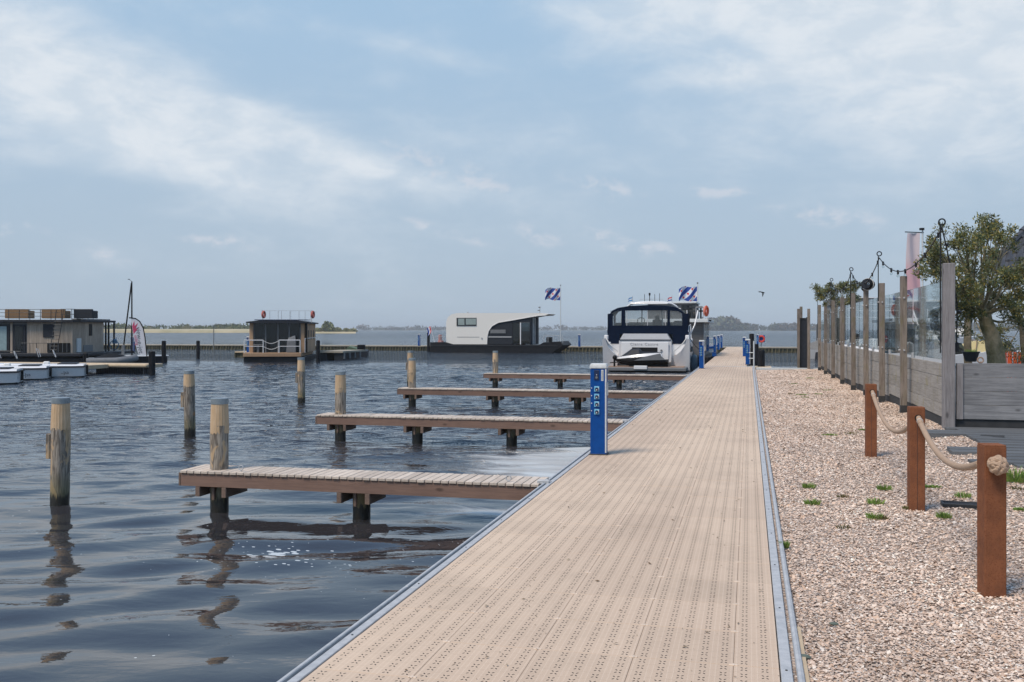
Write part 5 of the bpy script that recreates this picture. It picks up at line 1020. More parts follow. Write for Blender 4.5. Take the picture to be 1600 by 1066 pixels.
t0 = tops[0]; P = [(t0[0], t0[1], t0[2]), (t0[0] + .07, t0[1] + .02, 3.35), (t0[0] + .17, t0[1] + .06, 2.85), (t0[0] + .225, t0[1] + .1, 2.55), (t0[0] + .225, t0[1] + .1, 2.2), (t0[0] + .22, t0[1] + .1, 1.95)]
obj('cable', MB().tube(P, .011, 5), M['pole'], st, True)
for z, x in ((3.42, .045), (2.42, .225)): obj('socket', MB().cyl((t0[0] + x, t0[1] + .05, z), (t0[0] + x + .05, t0[1] + .05, z - .02), .022, n=8), M['pole'], st, True)
obj('plug', MB().cbox(t0[0] + .20, t0[0] + .25, t0[1] + .08, t0[1] + .12, 1.82, 1.96, .01), M['pole'], st)
t = thing('speaker', 'round black outdoor speaker bracketed to the top of a fence post', 'speaker', (FX + .06, PYS[2] - .05, 3.22), R(-30)); obj('shell', MB().loft([[(r * math.cos(a), y, r * math.sin(a) * 1.0) for a in np.linspace(0, 2 * PI, 15)[:-1]] for y, r in ((-.16, .085), (-.145, .125), (-.02, .14), (.12, .10), (.145, .04))]), M['black'], t, True)
obj('grille', MB().cyl((0, -.168, 0), (0, -.155, 0), .11, n=14), M['dark_grey'], t); obj('bracket', MB().tube([(-.15, 0, .0), (-.17, 0, -.1), (-.06, .02, -.24), (-.06, .02, -.34)], .022), M['pole'], t); obj('strap', MB().torus((0, -.06, 0), .14, .010, 16, 5, Matrix.Rotation(R(90), 3, 'X')), M['rope_white'], t)

# ------------------------------------------------------------------ rusted posts with rope
rp_ = [(1.47, 6.53, 'nearest rusted steel post with a big rope knot on its face'), (1.48, 9.38, 'middle rusted steel post, rope running through it both ways'), (1.53, 13.15, 'farthest rusted steel post, where the rope begins')]
posts = []
for i, (x, y, lab) in enumerate(rp_):
    z = gz(x, y); t = thing('rusted_post', lab, 'post', (x, y, z), R((8, 3, 2)[i]), 'square rusted steel posts holding the rope')
    obj('tube', MB().cbox(-.065, .065, -.065, .065, -.15, .925, .005), M['rust'], t); obj('top_plate', MB().cbox(-.0635, .0635, -.0635, .0635, .925, .932, .003), M['rust'], t)
    if i: obj('rope_hole', MB().cyl((.005, -.064, .835), (.005, -.0665, .835), .031, n=16), M['black'], t)
    if i: obj('weld_seam', MB().box(-.004, -.001, -.0662, -.0648, .0, .78), M['galv_dark'], t)
    posts.append((x, y, z))
def rope(a, b2, sag, label, knot=None):
    t = thing('rope', label, 'rope', a, 0, 'thick beige ropes between the rusted posts'); A_, B_ = Vector(a), Vector(b2); P = []
    for i in range(33):
        f = i / 32; sk_ = 4 * f * (1 - f); P.append(tuple((B_ - A_) * f + Vector((0, 0, -sag * sk_))))
    obj('strand', MB().tube(P, .0235, 12), M['rope'], t, True)
    for f0 in (1, 2): obj('whipping', MB().torus(P[f0], .0245, .004, 14, 5, (Vector(P[f0 + 1]) - Vector(P[f0 - 1])).to_track_quat('Z', 'Y').to_matrix()), M['rope_white'] if f0 == 1 else M['rope'], t, True)
    return t
z0, z1, z2 = [p[2] for p in posts]
rope((posts[2][0] + .012, posts[2][1] - .06, z2 + .835), (posts[1][0] - .0, posts[1][1] + .068, z1 + .80), .27, 'rope sagging between the farthest and the middle rusted post')
t = rope((posts[1][0] + .012, posts[1][1] - .06, z1 + .835), (posts[0][0] - .055, posts[0][1] + .06, z0 + .80), .17, 'rope sagging between the middle and the nearest rusted post')
# monkey's-fist knot: three interlocking groups of turns around a core
kn = Vector((posts[0][0] + .012, posts[0][1] - .108, z0 + .815)); kt = thing('rope_knot', 'round monkey fist knot on the face of the nearest rusted post', 'knot', kn, R(15))
km = MB()
for M3 in (Matrix.Identity(3), Matrix.Rotation(R(90), 3, 'X'), Matrix.Rotation(R(90), 3, 'Y')):
    Q = Matrix.Rotation(R(28), 3, 'Y') @ Matrix.Rotation(R(-22), 3, 'X') @ M3
    for k, off in ((-1, -.0185), (1, .0185)):
        c = Q @ Vector((0, 0, off)); R0 = .050
        # ellipse turns that dive under their neighbours
        P = []
        for i in range(29):
            a = 2 * PI * i / 28; rr = R0 * (1 + .16 * math.cos(2 * a)); P.append(tuple(c + Q @ Vector((rr * math.cos(a), rr * math.sin(a), 0))))
        km.tube([tuple(Vector(p) * .82) for p in P], .0152, 10)
km.sphere((0, 0, 0), .036); obj('turns', km, M['rope'], kt, True); obj('tail', MB().cyl((0, .04, 0), (0, .075, 0), .02), M['rope'], kt, True)

# ------------------------------------------------------------------ tufts in the shells
def tuft(px, py, r, kind, label):
    x, y = onz(px, py, .50)
    for _ in range(3): x, y = onz(px, py, gz(x, y))
    rr = random.Random(int(px * 7 + py)); t = MB()
    n = {'moss': 70, 'grass': 110, 'dry': 60, 'blades': 170}[kind]
    for _ in range(n):
        a = rr.uniform(0, 2 * PI); q = r * rr.random() ** .6; cx, cy = q * math.cos(a), q * math.sin(a) * .8; h = {'moss': .018, 'grass': .05, 'dry': .03, 'blades': .14}[kind] * rr.uniform(.5, 1.2) * (1.25 - q / r * .5); w = {'moss': .012, 'grass': .0035, 'dry': .0035, 'blades': .0045}[kind] * (1 + y * .02)
        lx_, ly_ = math.cos(a) * h * rr.uniform(.2, .9), math.sin(a) * h * rr.uniform(.2, .9); b = rr.uniform(0, PI); dx, dy = math.cos(b) * w, math.sin(b) * w
        t.add([(cx - dx, cy - dy, 0), (cx + dx, cy + dy, 0), (cx + lx_ * .5 + dx * .8, cy + ly_ * .5 + dy * .8, h * .65), (cx + lx_ * .5 - dx * .8, cy + ly_ * .5 - dy * .8, h * .65), (cx + lx_, cy + ly_, h)], [(0, 1, 2, 3), (3, 2, 4)])
    o = obj('weed_tuft', t, M['moss'] if kind == 'dry' else M['leaf_grass']); o.location = (x, y, gz(x, y)); tag(o, label, 'weed', 'green tufts growing in the shell gravel')
for px, py, r, kd, lab in ((1240, 600, .13, 'moss', 'farthest small green cushion on the shell gravel'), (1266, 591, .15, 'moss', 'green cushion near the far fence boards, second farthest'), (1253, 617, .16, 'moss', 'green cushion in the far gravel, largest of a group of three'), (1236, 616, .08, 'dry', 'small brownish sprig left of the group of green cushions'),
                           (1279, 616, .11, 'moss', 'small green cushion right of the group of three'), (1294, 610, .15, 'moss', 'green cushion nearest the fence posts in the far gravel'), (1258, 621, .09, 'moss', 'lowest small cushion of the group of three'), (1297, 680, .12, 'moss', 'flat green tuft left of the farthest rusted post, middle distance'), (1331, 678, .11, 'dry', 'brown sprig beside the foot of the farthest rusted post'),
                           (1350, 672, .08, 'moss', 'small green tuft touching the farthest rusted post'), (1264, 762, .07, 'grass', 'sparse tuft nearest the walkway edge, upper one of two'), (1269, 788, .07, 'grass', 'sparse tuft nearest the walkway edge, lower one of two'), (1317, 777, .06, 'dry', 'brown sprig between the walkway edge and the middle post'),
                           (1382, 765, .075, 'grass', 'grass tuft left of the middle rusted post, upper'), (1368, 787, .075, 'grass', 'grass tuft left of the middle rusted post, middle'), (1366, 810, .07, 'grass', 'thin tuft left of the middle rusted post, lower left'), (1378, 811, .05, 'dry', 'brown sprig left of the middle rusted post, lower right'), (1417, 795, .04, 'dry', 'sprig at the foot of the middle rusted post'),
                           (1455, 761, .10, 'moss', 'bright green flat tuft just right of the middle rusted post'), (1505, 777, .07, 'grass', 'green tuft above the drain grate'), (1475, 809, .06, 'grass', 'green tuft below the drain grate'), (1318, 825, .06, 'dry', 'faint brown sprig in the open gravel'), (1561, 743, .05, 'moss', 'small yellow green cushion right of the nearest rusted post'), (1587, 752, .10, 'blades', 'tall grass clump beside the dark path boards'),
                           (1591, 764, .08, 'dry', 'brownish tuft under the tall grass clump at the right edge'), (1595, 797, .07, 'moss', 'green cushion at the right picture edge'), (1226, 856, .03, 'grass', 'tiny sprout against the walkway edge rail')):
    tuft(px, py, r, kd, lab)
for px, py, s in ((1303, 970, .022), (1256, 1021, .03)):
    x, y = onz(px, py, .5); o = obj('loose_stone', MB().sphere((0, 0, .008), s, 7, 4, (1.3, .8, .4)), mat('greenish stone', (.10, .13, .11), .8), None, False); o.location = (x, y, gz(x, y)); tag(o, 'small dark greenish stone in the shells, ' + ('the one farther from the rail' if px > 1290 else 'the one beside the rail'), 'stone')

# ------------------------------------------------------------------ trees on the terrace
def leaves(centres, rad, n, size, pal, seed, squash=.8):
    r = np.random.default_rng(seed); c = np.array(centres); k = r.integers(0, len(c), n); d = r.normal(0, 1, (n, 3)); d /= np.linalg.norm(d, axis=1)[:, None]
    p = c[k] + d * (np.array(rad)[k] * r.random(n) ** .45)[:, None] * np.array([1, 1, squash]); s = size * r.uniform(.6, 1.3, n)
    u = r.normal(0, 1, (n, 3)) + d * .6 + np.array([0, 0, .5]); u /= np.linalg.norm(u, axis=1)[:, None]; w = np.cross(u, r.normal(0, 1, (n, 3))); w /= np.linalg.norm(w, axis=1)[:, None]; m_ = np.cross(u, w)
    L = s[:, None]; V = np.stack([p, p + u * L * .5 + w * L * .17 + m_ * L * .04, p + u * L, p + u * L * .5 - w * L * .17 + m_ * L * .04], 1).reshape(-1, 3)
    T = (np.arange(n) * 4)[:, None] + np.array([[0, 1, 2, 3]]); me = bpy.data.meshes.new('crown'); me.vertices.add(len(V)); me.vertices.foreach_set('co', V.ravel()); me.loops.add(T.size); me.loops.foreach_set('vertex_index', T.ravel()); me.polygons.add(n); me.polygons.foreach_set('loop_start', np.arange(n) * 4); me.update(calc_edges=True)
    pal = np.array(pal); tone = r.uniform(.75, 1.2, len(c))[k]; col = np.clip(pal[r.integers(0, len(pal), n)] * (tone * r.uniform(.8, 1.2, n))[:, None], 0, 1); at_ = me.attributes.new('col', 'FLOAT_COLOR', 'POINT'); at_.data.foreach_set('color', np.concatenate([np.repeat(col, 4, 0), np.ones((n * 4, 1))], 1).astype(np.float32).ravel()); me.materials.append(M['leaf']); return me
OLIVE = [(.21, .20, .06), (.28, .235, .06), (.13, .165, .07), (.08, .11, .05), (.17, .20, .10), (.32, .26, .065), (.07, .10, .045), (.22, .24, .14)]
def tree(loc, label, trunk, forks, tips, rad, nleaf, size, seed, cat='tree', pal=OLIVE, group=None):
    rr = random.Random(seed); t = thing('olive_tree', label, cat, loc, 0, group); P, rads = trunk; n = 16; mb = MB()
    # knobbly trunk
    loops = []
    for i in range(19):
        f = i / 18 * (len(P) - 1); a = int(min(f, len(P) - 1.001)); q = f - a; c = Vector(P[a]).lerp(Vector(P[a + 1]), q); r_ = rads[a] * (1 - q) + rads[a + 1] * q
        loops.append([(c.x + r_ * (1 + .13 * math.sin(3 * th + i * .45) + .08 * math.sin(5 * th - i * .6) + .06 * rr.uniform(-1, 1)) * math.cos(th), c.y + r_ * (1 + .10 * math.sin(3 * th + i * .35) + .06 * math.sin(5 * th - i * .5)) * math.sin(th), c.z) for th in [2 * PI * j / n for j in range(n)]])
    tr = obj('trunk', MB().loft(loops), M['bark'] if rads[0] > .15 else M['bark_grey'], t, True); bb = MB(); C_ = []; Rr = []
    top = Vector(P[-1])
    for tp in tips:
        e = Vector(tp); base = Vector(P[-1]) - Vector((0, 0, rr.uniform(0, .25))) ; mid = base.lerp(e, .5) + Vector((rr.uniform(-.1, .1), rr.uniform(-.1, .1), rr.uniform(-.08, .02)))
        pts = [base.lerp(mid, k / 4) for k in range(4)] + [mid.lerp(e, k / 4) for k in range(5)]; bb.tube([tuple(p) for p in pts], [rads[-1] * .30 * (1 - k / 10.5) for k in range(9)], 6)
        for _ in range(5):
            s_ = pts[rr.randint(3, 8)]; q = e + Vector((rr.gauss(0, 1), rr.gauss(0, 1), rr.gauss(0, .8))) * rad * .9; bb.tube([tuple(s_), tuple(s_.lerp(q, .5) + Vector((0, 0, .03))), tuple(q)], [.012, .008, .004], 4); C_.append(tuple(q)); Rr.append(rad * rr.uniform(.35, .8))
        C_.append(tuple(e)); Rr.append(rad * .8)
    obj('branches', bb, M['bark'], t, True); link('crown', leaves(C_, Rr, nleaf, size, pal, seed), t); return t
tx_, ty_ = at(1556, 17.0); rr = random.Random(3); tips = []
def scr(px, py, d): # offset of a crown point from the trunk base at a distance
    x, y = at(px, d); return (x - tx_, y - ty_, CH - (py - 515) / F * d - .76)
for px, py, dd in ((1470, 395, 0), (1490, 380, .3), (1510, 368, -.2), (1535, 362, .1), (1557, 362, -.3), (1566, 376, .3), (1455, 410, .2), (1475, 425, -.4), (1500, 405, .5), (1525, 390, -.5), (1545, 400, .5), (1572, 425, -.3), (1592, 430, .2), (1612, 438, -.2), (1480, 450, .2), (1500, 440, -.5), (1520, 430, .6), (1545, 435, -.6), (1570, 445, .5), (1595, 460, -.2),
                   (1485, 475, -.2), (1505, 468, .3), (1525, 455, -.5), (1555, 465, .4), (1575, 475, -.4), (1600, 485, .3), (1470, 500, .15), (1512, 492, -.25), (1580, 500, .3), (1462, 385, .1), (1548, 354, 0)):
    tips.append(scr(px, py, 17.0 + dd * 1.3))
trunkP = [(0, 0, -.1), scr(1556, 560, 17), scr(1550, 525, 17), scr(1541, 500, 17), scr(1533, 478, 17)]
tree((tx_, ty_, .76), 'large olive tree with a thick mossy trunk behind the terrace wall', (trunkP, [.175, .145, .13, .115, .095]), None, tips, .19, 21000, .062, 5)
# low hanging thin twigs on the right
x2, y2 = at(1597, 18.5); tree((x2, y2, .76), 'thin olive with sparse drooping twigs at the right picture edge', ([(0, 0, 0), (.03, 0, .9), (-.03, 0, 1.7)], [.05, .045, .035]), None, [(-.25, 0, 1.9), (.1, 0, 2.1), (.3, .1, 1.6), (-.38, 0, 1.35), (-.2, .1, 1.1), (.2, 0, 1.0), (0, 0, .8)], .22, 2600, .055, 8)
x3, y3 = at(1512, 21.5); tree((x3, y3, .76), 'slender tree trunk standing left behind the large olive', ([(0, 0, 0), (0, 0, 1.0), (.02, 0, 2.0)], [.085, .08, .07]), None, [(-.3, 0, 2.5), (.3, 0, 2.6), (0, .2, 2.9), (-.5, 0, 1.1), (.35, 0, 1.2)], .25, 2400, .06, 9)
x4, y4 = at(1310, 34.0); tree((x4, y4, .76), 'small olive tree whose crown rises behind the far fence posts', ([(0, 0, 0), (0, 0, 1.2), (.02, 0, 2.1)], [.09, .08, .06]), None, [(-.5, 0, 2.6), (-.2, 0, 2.85), (.15, 0, 2.95), (.45, 0, 2.75), (0, .2, 2.5), (.55, 0, 2.5), (-.65, 0, 2.75), (.25, -.2, 2.65)], .22, 5200, .08, 10)

# ------------------------------------------------------------------ things on and beyond the terrace
x, y = at(1517, 16.25); t = thing('plant_pot', 'dark bowl-shaped pot with short green plant standing on the ledge behind the terrace wall', 'plant pot', (x, y, 1.607)); R_ = lambda z, r: [(r * math.cos(a), r * math.sin(a), z) for a in np.linspace(0, 2 * PI, 21)[:-1]]
obj('bowl', MB().loft([R_(0, .085), R_(.06, .105), R_(.14, .13), R_(.155, .14), R_(.17, .14), R_(.17, .122), R_(.13, .11)]), mat('dark glazed pot', (.022, .028, .034), .35, bump=0), t, True)
gm = MB(); rr = random.Random(2)
for _ in range(240):
    a = rr.uniform(0, 2 * PI); q = .085 * rr.random() ** .5; h = rr.uniform(.03, .085); b = rr.uniform(0, PI); gm.add([(q * math.cos(a) - .004 * math.cos(b), q * math.sin(a) - .004 * math.sin(b), .14), (q * math.cos(a) + .004 * math.cos(b), q * math.sin(a) + .004 * math.sin(b), .14), (q * 1.3 * math.cos(a), q * 1.3 * math.sin(a), .14 + h)], [(0, 1, 2)])
obj('plant', gm, M['leaf_grass'], t)
x, y = at(1532, 16.0); t = thing('wooden_ring', 'small pale wooden ring on the ledge beside the olive trunk', 'ring', (x, y, 1.64)); obj('ring', MB().torus((0, 0, 0), .045, .012, 14, 6, Matrix.Rotation(R(80), 3, 'X')), M['teak'], t, True); obj('foot', MB().cbox(-.03, .03, -.015, .015, -.034, -.026, .002), M['teak'], t)
for i, (px, d, rz, lab) in enumerate(((1562, 20.0, R(160), 'leftmost of three orange red slatted chairs on the terrace'), (1574, 20.4, R(150), 'middle of three orange red slatted chairs on the terrace'), (1586, 19.7, R(165), 'rightmost of three orange red slatted chairs on the terrace'))):
    x, y = at(px, d)
    if i == 0:
        c0 = thing('terrace_chair', lab, 'chair', (x, y, .76), rz, 'orange red chairs on the terrace')
        for a in range(3): obj('seat_slat', MB().cbox(-.14, .14, -.16 + a * .11, -.07 + a * .11, .43, .45, .004), M['orange'], c0)
        for a in range(3): obj('back_slat', MB().cbox(-.13 + a * .09, -.06 + a * .09, .17, .19, .5, .93, .004), M['orange'], c0)
        for a, b2 in ((-1, -1), (1, -1), (-1, 1), (1, 1)): obj('leg', MB().cyl((a * .13, b2 * .15, 0), (a * .12, b2 * .14, .43 if b2 < 0 else .9), .014, n=6), M['orange'], c0)
    else: dup(c0, (x, y, .76), rz, lab)
x, y = at(1590, 21.5); t = thing('terrace_table', 'grey terrace table behind the orange red chairs', 'table', (x, y, .76)); obj('tabletop', MB().cbox(-.33, .9, -.5, .5, .93, .97, .01), M['mid_grey'], t)
for a in (-.25, .8):
    for b2 in (-.4, .4): obj('leg', MB().cyl((a, b2, 0), (a, b2, .93), .03), M['galv_dark'], t)
# tall pink banner behind the glass
x, y = at(1427, 37.0); t = thing('tall_banner', 'tall faded pink and white banner hanging from a pole arm behind the glass fence', 'banner flag', (x, y, .76), YAW)
obj('pole', MB().cyl((.36, 0, 0), (.36, 0, 5.25), .03), M['capwhite'], t, True); obj('arm', MB().cyl((-.32, 0, 5.15), (.40, 0, 5.12), .02), M['pole'], t); obj('finial', MB().cyl((.33, 0, 5.22), (.33, 0, 5.3), .10, n=8), M['pole'], t)
bm, bt, bb_ = newmat('faded pink banner'); z_ = bt.sep(bt.coord())[2]; nz = bt.noise(bt.coord(), 3, 3); bt.put(bb_.inputs['Base Color'], bt.mix(bt.mr(z_, 3.5, 4.3), bt.mix(bt.mr(z_, 2.6, 2.75), (.66, .57, .59), (.62, .38, .42)), (.60, .52, .55))); bb_.inputs['Roughness'].default_value = .9
v, f = [], []
for i in range(7):
    for j in range(15):
        u_, w_ = i / 6, j / 14; sh = .10 * (1 - w_) * math.sin(w_ * 5); v.append((-.24 + .48 * u_ + (-.10 * (1 - w_) * 1.0 if w_ > .3 else -.07) * (1 - u_) + sh, .05 * math.sin(u_ * 7 + w_ * 4), 1.6 + 3.5 * w_))
for i in range(6):
    for j in range(14): f.append((i * 15 + j, (i + 1) * 15 + j, (i + 1) * 15 + j + 1, i * 15 + j + 1))
obj('cloth', MB().add(v, f), bm, t, True)
l = link('lettering', text_mesh('sailing', .2, .003, M['red']), t, (0, -.08, 2.2)); l.rotation_euler = (R(90), R(12), 0)

# pale houseboat with grey bands and boats in the harbour beyond the terrace
def gp(px, d): return at(px, d)
x, y = gp(1378, 66); t = thing('houseboat', 'pale houseboat with grey horizontal bands seen through the glass fence', 'houseboat', (x, y, 0), YAW); obj('hull', MB().cbox(-3.2, 3.4, -.6, 6, -.2, .5, .04), M['dark_grey'], t); obj('cabin', MB().cbox(-2.8, 3.0, 0, 5.5, .5, 2.55, .03), M['mid_grey'], t); obj('window', MB().box(-2.4, 2.6, -.02, 0, .8, 2.2), M['glass_dark'], t)
for k in range(4): obj('band', MB().cbox(-2.2 - .1 * k, 1.2, .1, 4.5, 2.56 + .45 * k, 2.96 + .45 * k, .02), M['greyclad'] if k % 2 == 0 else M['mid_grey'], t); obj('band_trim', MB().cbox(-2.25, 1.25, .05, 4.6, 2.96 + .45 * k, 3.01 + .45 * k, .01), M['white'], t)
def cruiser(px, d, L, rz, label, cover, top=1.0):
    x, y = at(px, d); t = thing('moored_boat', label, 'boat', (x, y, 0), rz, 'boats moored in the harbour beyond the terrace'); w = L * .17
    obj('hull', MB().loft([[(a, -b2 * .75, -.1), (a, -b2, h), (a, b2, h), (a, b2 * .75, -.1)] for a, b2, h in ((-L / 2, w * .85, .62 * top), (-L * .1, w, .68 * top), (L * .25, w * .85, .78 * top), (L / 2, .06, 1.0 * top))]), M['white'], t, True)
    obj('cover', MB().loft([[(a, -b2, h0), (a, -b2 * .75, h1), (a, b2 * .75, h1), (a, b2, h0)] for a, b2, h0, h1 in ((-L * .46, w * .8, .64 * top, .95 * top), (-L * .3, w * .85, .66 * top, 1.35 * top), (-L * .02, w * .8, .68 * top, 1.4 * top), (L * .12, w * .7, .72 * top, .85 * top))]), M[cover], t, True)
    obj('windscreen', MB().prism([(-L * .02, .7 * top), (L * .02, 1.38 * top), (L * .06, 1.38 * top), (L * .14, .74 * top)], -w * .82, w * .82), M['glass_dark'], t); obj('hoop_rail', MB().tube([(-L * .3, -w * .86, .7 * top), (-L * .28, -w * .75, 1.42 * top), (-L * .28, w * .75, 1.42 * top), (-L * .3, w * .86, .7 * top)], .03), M['teak'], t); return t
cruiser(1494, 56, 4.4, R(-10), 'small launch with tan spray hood beyond the terrace ledge', 'tan_cushion'); cruiser(1562, 60, 5.5, R(5), 'boat under a pale yellow canvas behind the olive trunk', 'yellow', 1.05); cruiser(1425, 58, 6, R(-12), 'white boat with a curved rail right behind the glass fence', 'white'); cruiser(1384, 52, 6, R(-25), 'white motorboat seen through the middle glass panels', 'white', 1.2)
cruiser(1330, 70, 6.5, R(-15), 'white motorboat seen through the far glass panels', 'mid_grey', 1.1); cruiser(1478, 118, 9, R(4), 'white cruiser far out in the harbour, left of the slender trunk', 'offwhite', 1.5); cruiser(1508, 190, 11, R(-4), 'long white cruiser at the most distant harbour berth', 'offwhite', 1.7); cruiser(1460, 52, 4.5, R(-10), 'open boat with dark cushions behind the corner post', 'mid_grey')
x, y = at(1473, 70); struct('harbour_pontoon', MB().cbox(x - 9, x + 24, y + 1, y + 3, .1, .48, .02), M['greybeige']); dup(ped2, (x, y + 1.5, .48), 0, 'blue pedestal seen over the terrace wall just right of the corner post')

# ------------------------------------------------------------------ tiled building at the right
bY = 24.0; bx0 = XatY(1543, bY); rY = 27.2; rz_ = 6.55
xa = XatY(1600, 25.2); slope = (xa - bx0) / .40
bt_ = thing('restaurant_building', 'building with a dark grey tiled roof rising behind the olive tree', 'building', (bx0, bY, 0), R(-24)); wx_ = XatY(1625, bY + .8) - bx0
obj('wall', MB().box(wx_, 14, .8, 9, .76, 3.5), mat('dark brick wall', (.10, .09, .085), .8, var=.3, sc=10), bt_); obj('window', MB().cbox(wx_ + .8, wx_ + 2.2, .74, .8, 1.6, 3.0, .01), M['glass_dark'], bt_); obj('door', MB().cbox(wx_ + 3, wx_ + 4, .74, .8, .78, 2.9, .01), M['dark_grey'], bt_)
rh_ = rY - bY; z_e = 3.5; rise = rz_ - z_e; ridx = 2.0
obj('roof_deck', MB().add([(0, 0, z_e - .03), (14.5, 0, z_e - .03), (14.5, rh_, rz_ - .03), (ridx, rh_, rz_ - .03), (0, rh_ * 2, z_e - .03), (14.5, rh_ * 2, z_e - .03)], [(0, 1, 2, 3), (0, 3, 4), (4, 3, 2, 5), (0, 4, 5, 1)]), M['dark_grey'], bt_)
tl = MB(); nr = 16
for k in range(nr):
    f0, f1 = k / nr, (k + 1.25) / nr; x = ridx * f0
    while x < 9.5:
        L_ = [(x, rh_ * f0, z_e + rise * f0 + .035), (x + .07, rh_ * f0, z_e + rise * f0 + .075), (x + .14, rh_ * f0, z_e + rise * f0 + .035), (x + .20, rh_ * f0, z_e + rise * f0 + .03)]; f1_ = min(f1, 1); U_ = [(a, rh_ * f1_, z_e + rise * f1_ + (c - z_e - rise * f0) - .03) for a, b2, c in L_]
        tl.add(L_ + U_ + [(a, b2, c - .035) for a, b2, c in L_], [(0, 1, 5, 4), (1, 2, 6, 5), (2, 3, 7, 6), (8, 9, 1, 0), (9, 10, 2, 1), (10, 11, 3, 2)]); x += .205
o = obj('roof_tiles', tl, mat('dark glazed roof tiles', (.06, .066, .078), .45, var=.3, sc=6, c2=(.035, .038, .045)), bt_); o['kind'] = 'stuff'
for k in range(14):
    f0, f1 = k / 14, (k + 1.1) / 14; obj('hip_tile', MB().cyl((ridx * f0 - .02, rh_ * f0, z_e + rise * f0 + .06), (ridx * f1 - .02, rh_ * f1, z_e + rise * f1 + .04), .085, .07, 8), bpy.data.materials['dark glazed roof tiles'], bt_, True)

# ------------------------------------------------------------------ swallow
x, y = at(1191, 45); t = thing('swallow', 'dark swallow in flight to the right of the motor yacht', 'bird', (x, y, CH + 58 / F * 45), R(20))
obj('body', MB().loft([[(a, r * math.cos(th), r * math.sin(th) - a * .2) for th in np.linspace(0, 2 * PI, 9)[:-1]] for a, r in ((-.10, .008), (-.05, .022), (.02, .032), (.07, .026), (.10, .018), (.125, .004))]), M['black'], t, True)
obj('wing', MB().add([(.06, .0, .01), (0, .0, .0), (-.16, .10, .06), (-.19, .12, .07), (-.05, .08, .05)], [(0, 1, 2, 3, 4)]).add([(.06, .0, .004), (0, .0, -.006), (-.16, .10, .054), (-.19, .12, .064), (-.05, .08, .044)], [(4, 3, 2, 1, 0)]), M['black'], t)
obj('wing', MB().add([(.07, 0, .0), (.0, 0, -.01), (-.03, -.08, -.16), (-.02, -.09, -.22), (.05, -.04, -.10)], [(0, 1, 2, 3, 4)]).add([(.07, -.006, .0), (.0, -.006, -.01), (-.03, -.086, -.16), (-.02, -.096, -.22), (.05, -.046, -.10)], [(4, 3, 2, 1, 0)]), M['black'], t)
obj('tail', MB().add([(-.09, 0, .02), (-.2, .03, .03), (-.14, 0, .02), (-.2, -.03, -.02), (-.09, -.012, .01)], [(0, 1, 2, 4), (2, 3, 4)]), M['black'], t)

# ------------------------------------------------------------------ far shores
def shore(name, pts, h, m, width=60):
    mb = MB(); n = len(pts); loops = []
    for x, y, w in pts: d = Vector((x, y, 0)).normalized(); loops.append([(x, y, -1), (x + d.x * 2, y + d.y * 2, h * .6), (x + d.x * w * .3, y + d.y * w * .3, h), (x + d.x * w, y + d.y * w, h), (x + d.x * (w + 3), y + d.y * (w + 3), -1)])
    return struct(name, mb.loft(loops), m)
def wood_(name, label, spots, pal, seed, cat='trees', gname=None):
    """leaf-clump cloud: many small tilted facets through each crown"""
    r = np.random.default_rng(seed); V, Tn, Cc = [], 0, []
    for x, y, z, w, h, n in spots:
        k = n; a = r.normal(0, 1, (k, 3)); a /= np.linalg.norm(a, axis=1)[:, None]; rad = r.random(k) ** .4; p = a * rad[:, None] * np.array([w / 2, w / 2, h / 2]) + np.array([x, y, z + h / 2]); s = .10 * (w * h) ** .5 * r.uniform(.5, 1.3, k)
        u = r.normal(0, 1, (k, 3)); u /= np.linalg.norm(u, axis=1)[:, None]; v = np.cross(u, r.normal(0, 1, (k, 3))); v /= np.linalg.norm(v, axis=1)[:, None]
        V.append(np.stack([p - u * s[:, None], p + v * s[:, None], p + u * s[:, None], p - v * s[:, None] * .8], 1).reshape(-1, 3)); c = np.array(pal)[r.integers(0, len(pal))] * r.uniform(.8, 1.2); Cc.append(np.repeat(np.clip(c * r.uniform(.8, 1.25, (k, 1)), 0, 1), 4, 0))
    V = np.concatenate(V); Cc = np.concatenate(Cc); n = len(V) // 4; me = bpy.data.meshes.new(name); me.vertices.add(len(V)); me.vertices.foreach_set('co', V.ravel()); me.loops.add(n * 4); me.loops.foreach_set('vertex_index', np.arange(n * 4)); me.polygons.add(n); me.polygons.foreach_set('loop_start', np.arange(n) * 4); me.update(calc_edges=True)
    at_ = me.attributes.new('col', 'FLOAT_COLOR', 'POINT'); at_.data.foreach_set('color', np.concatenate([Cc, np.ones((len(Cc), 1))], 1).astype(np.float32).ravel()); me.materials.append(M['farleaf']); return me
REED = mat('straw coloured reeds', (.46, .40, .26), .9, var=1, sc=.05, stretch=(1, 1, .2), c2=(.30, .27, .15), bump=0)
def line(pa, pb, d, n, w=60): return [(*at(pa + (pb - pa) * i / n, d), w) for i in range(n + 1)]
GREEN = [(.10, .12, .05), (.14, .15, .06), (.08, .10, .045), (.17, .16, .08)]
BARE = [(.10, .085, .07), (.07, .075, .05), (.09, .10, .06), (.12, .10, .08)]
shore('left_reed_shore', line(-160, 392, 620, 16), 2.5, REED)
rr = random.Random(12); sp = []
for i in range(210):
    px = rr.uniform(-160, 395); x, y = at(px, 650 + rr.uniform(-10, 40)); h = rr.choice((2.5, 3, 3.6, 4.6)) * rr.uniform(.7, 1.1); sp.append((x, y, 1.6, h * rr.uniform(1.6, 3), h, 90))
o = link('shore_bushes', wood_('shore_bushes', '', sp, GREEN, 1)); o['kind'] = 'stuff'; tag(o, 'row of low green bushes on the pale reed shore at the left horizon', 'bushes')
shore('island_shore', line(488, 556, 520, 8, 25), 1.0, REED)
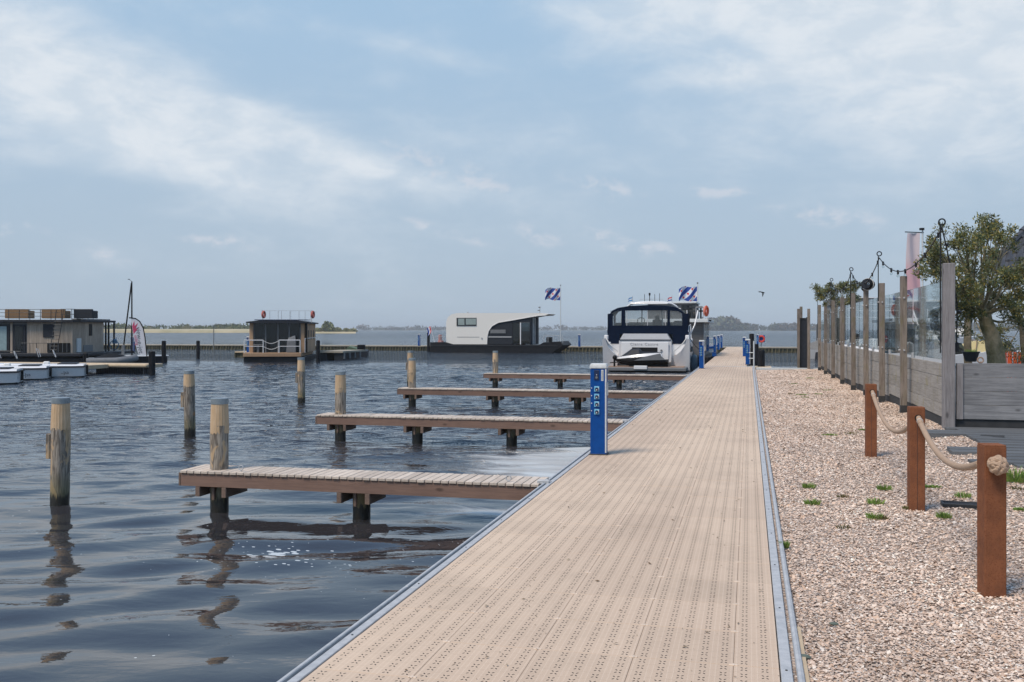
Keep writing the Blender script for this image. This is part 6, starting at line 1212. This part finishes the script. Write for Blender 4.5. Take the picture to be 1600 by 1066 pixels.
for px, w, h, lab in ((512, 6.5, 6.2, 'tallest rounded bush on the small island right of the timber houseboat'), (497, 5, 2.6, 'low bush at the left tip of the small island'), (527, 5, 2.8, 'middle low bush on the small island'), (541, 4, 2.3, 'low pale bush near the right part of the small island'), (551, 5, 2.2, 'rightmost low bush on the small island')):
    x, y = at(px, 528); me = wood_('island_bush', '', [(0, 0, .6, w, h, 420), (w * .3, 0, .6, w * .7, h * .6, 200), (-w * .35, 0, .6, w * .6, h * .55, 160)], [(.27, .27, .12), (.22, .24, .11)] if px == 512 else [(.24, .24, .12), (.28, .27, .14)], int(px)); t = thing('island_bush', lab, 'bush', (x, y, 0), 0, 'bushes on the small island'); link('crown', me, t); obj('stem', MB().cyl((0, 0, 0), (0, 0, h * .6), .25, .12, 7), M['bark'], t)
sp = []
for i in range(170):
    px = rr.uniform(560, 945); x, y = at(px, 2300 + rr.uniform(-60, 60)); h = rr.uniform(5, 12) * (1.25 if rr.random() < .1 else .9); sp.append((x, y, 0, h * rr.uniform(1.3, 3), h, 60))
for i in range(300):
    px = rr.uniform(1060, 1700); hb = 17 if px < 1150 else 13; x, y = at(px, 1650 + rr.uniform(-60, 60)); h = rr.uniform(.6, 1.15) * hb * (1.35 if 1100 < px < 1150 else 1); sp.append((x, y, 0, h * rr.uniform(1.1, 2.2), h, 100))
for i in range(120):
    px = rr.uniform(-400, -100); x, y = at(px, 1500); h = rr.uniform(8, 14); sp.append((x, y, 0, h * 2, h, 50))
shore('far_shore_left', line(555, 960, 2250, 10, 120), .8, mat('far meadow', (.16, .17, .10), .9)); shore('far_shore_right', line(1040, 2100, 1600, 14, 150), 1.0, bpy.data.materials['far meadow'])
o = link('far_wood', wood_('far_wood', '', sp, BARE, 5)); o['kind'] = 'stuff'; tag(o, 'bluish line of distant trees along the far lake shore', 'trees')
sp = []
for i in range(14):
    x, y = at(rr.uniform(1590, 1640), 110 + rr.uniform(-10, 20)); h = rr.uniform(3, 5.5); sp.append((x, y, 0, h * 1.2, h, 300))
# tall sailing mast or post near the left jetty
x, y = at(334, 80); o = obj('thin_stake', MB().cyl((0, 0, -1), (0, 0, 2.5), .035, n=6), M['mid_grey'], None); o.location = (x, y, 0); tag(o, 'thin grey stake standing in the water left of the timber houseboat', 'stake')

# ------------------------------------------------------------------ air
def haze():
    m = bpy.data.materials.new('haze air'); m.use_nodes = True; t = NT(m.node_tree); t.n.clear(); v = t.new('ShaderNodeVolumePrincipled'); v.inputs['Color'].default_value = (.86, .93, 1, 1); v.inputs['Density'].default_value = HAZE; v.inputs['Anisotropy'].default_value = 0.0
    o = t.new('ShaderNodeOutputMaterial'); t.l.new(v.outputs[0], o.inputs['Volume']); m.cycles.homogeneous_volume = True if hasattr(m, 'cycles') and hasattr(m.cycles, 'homogeneous_volume') else None
    h = obj('haze', MB().box(-5400, 5400, -600, 5400, -4, 26), m); h['kind'] = 'stuff'; h['label'] = 'pale even haze over the whole lake'; h['category'] = 'haze'
HAZE = .00027
if HAZE: haze()
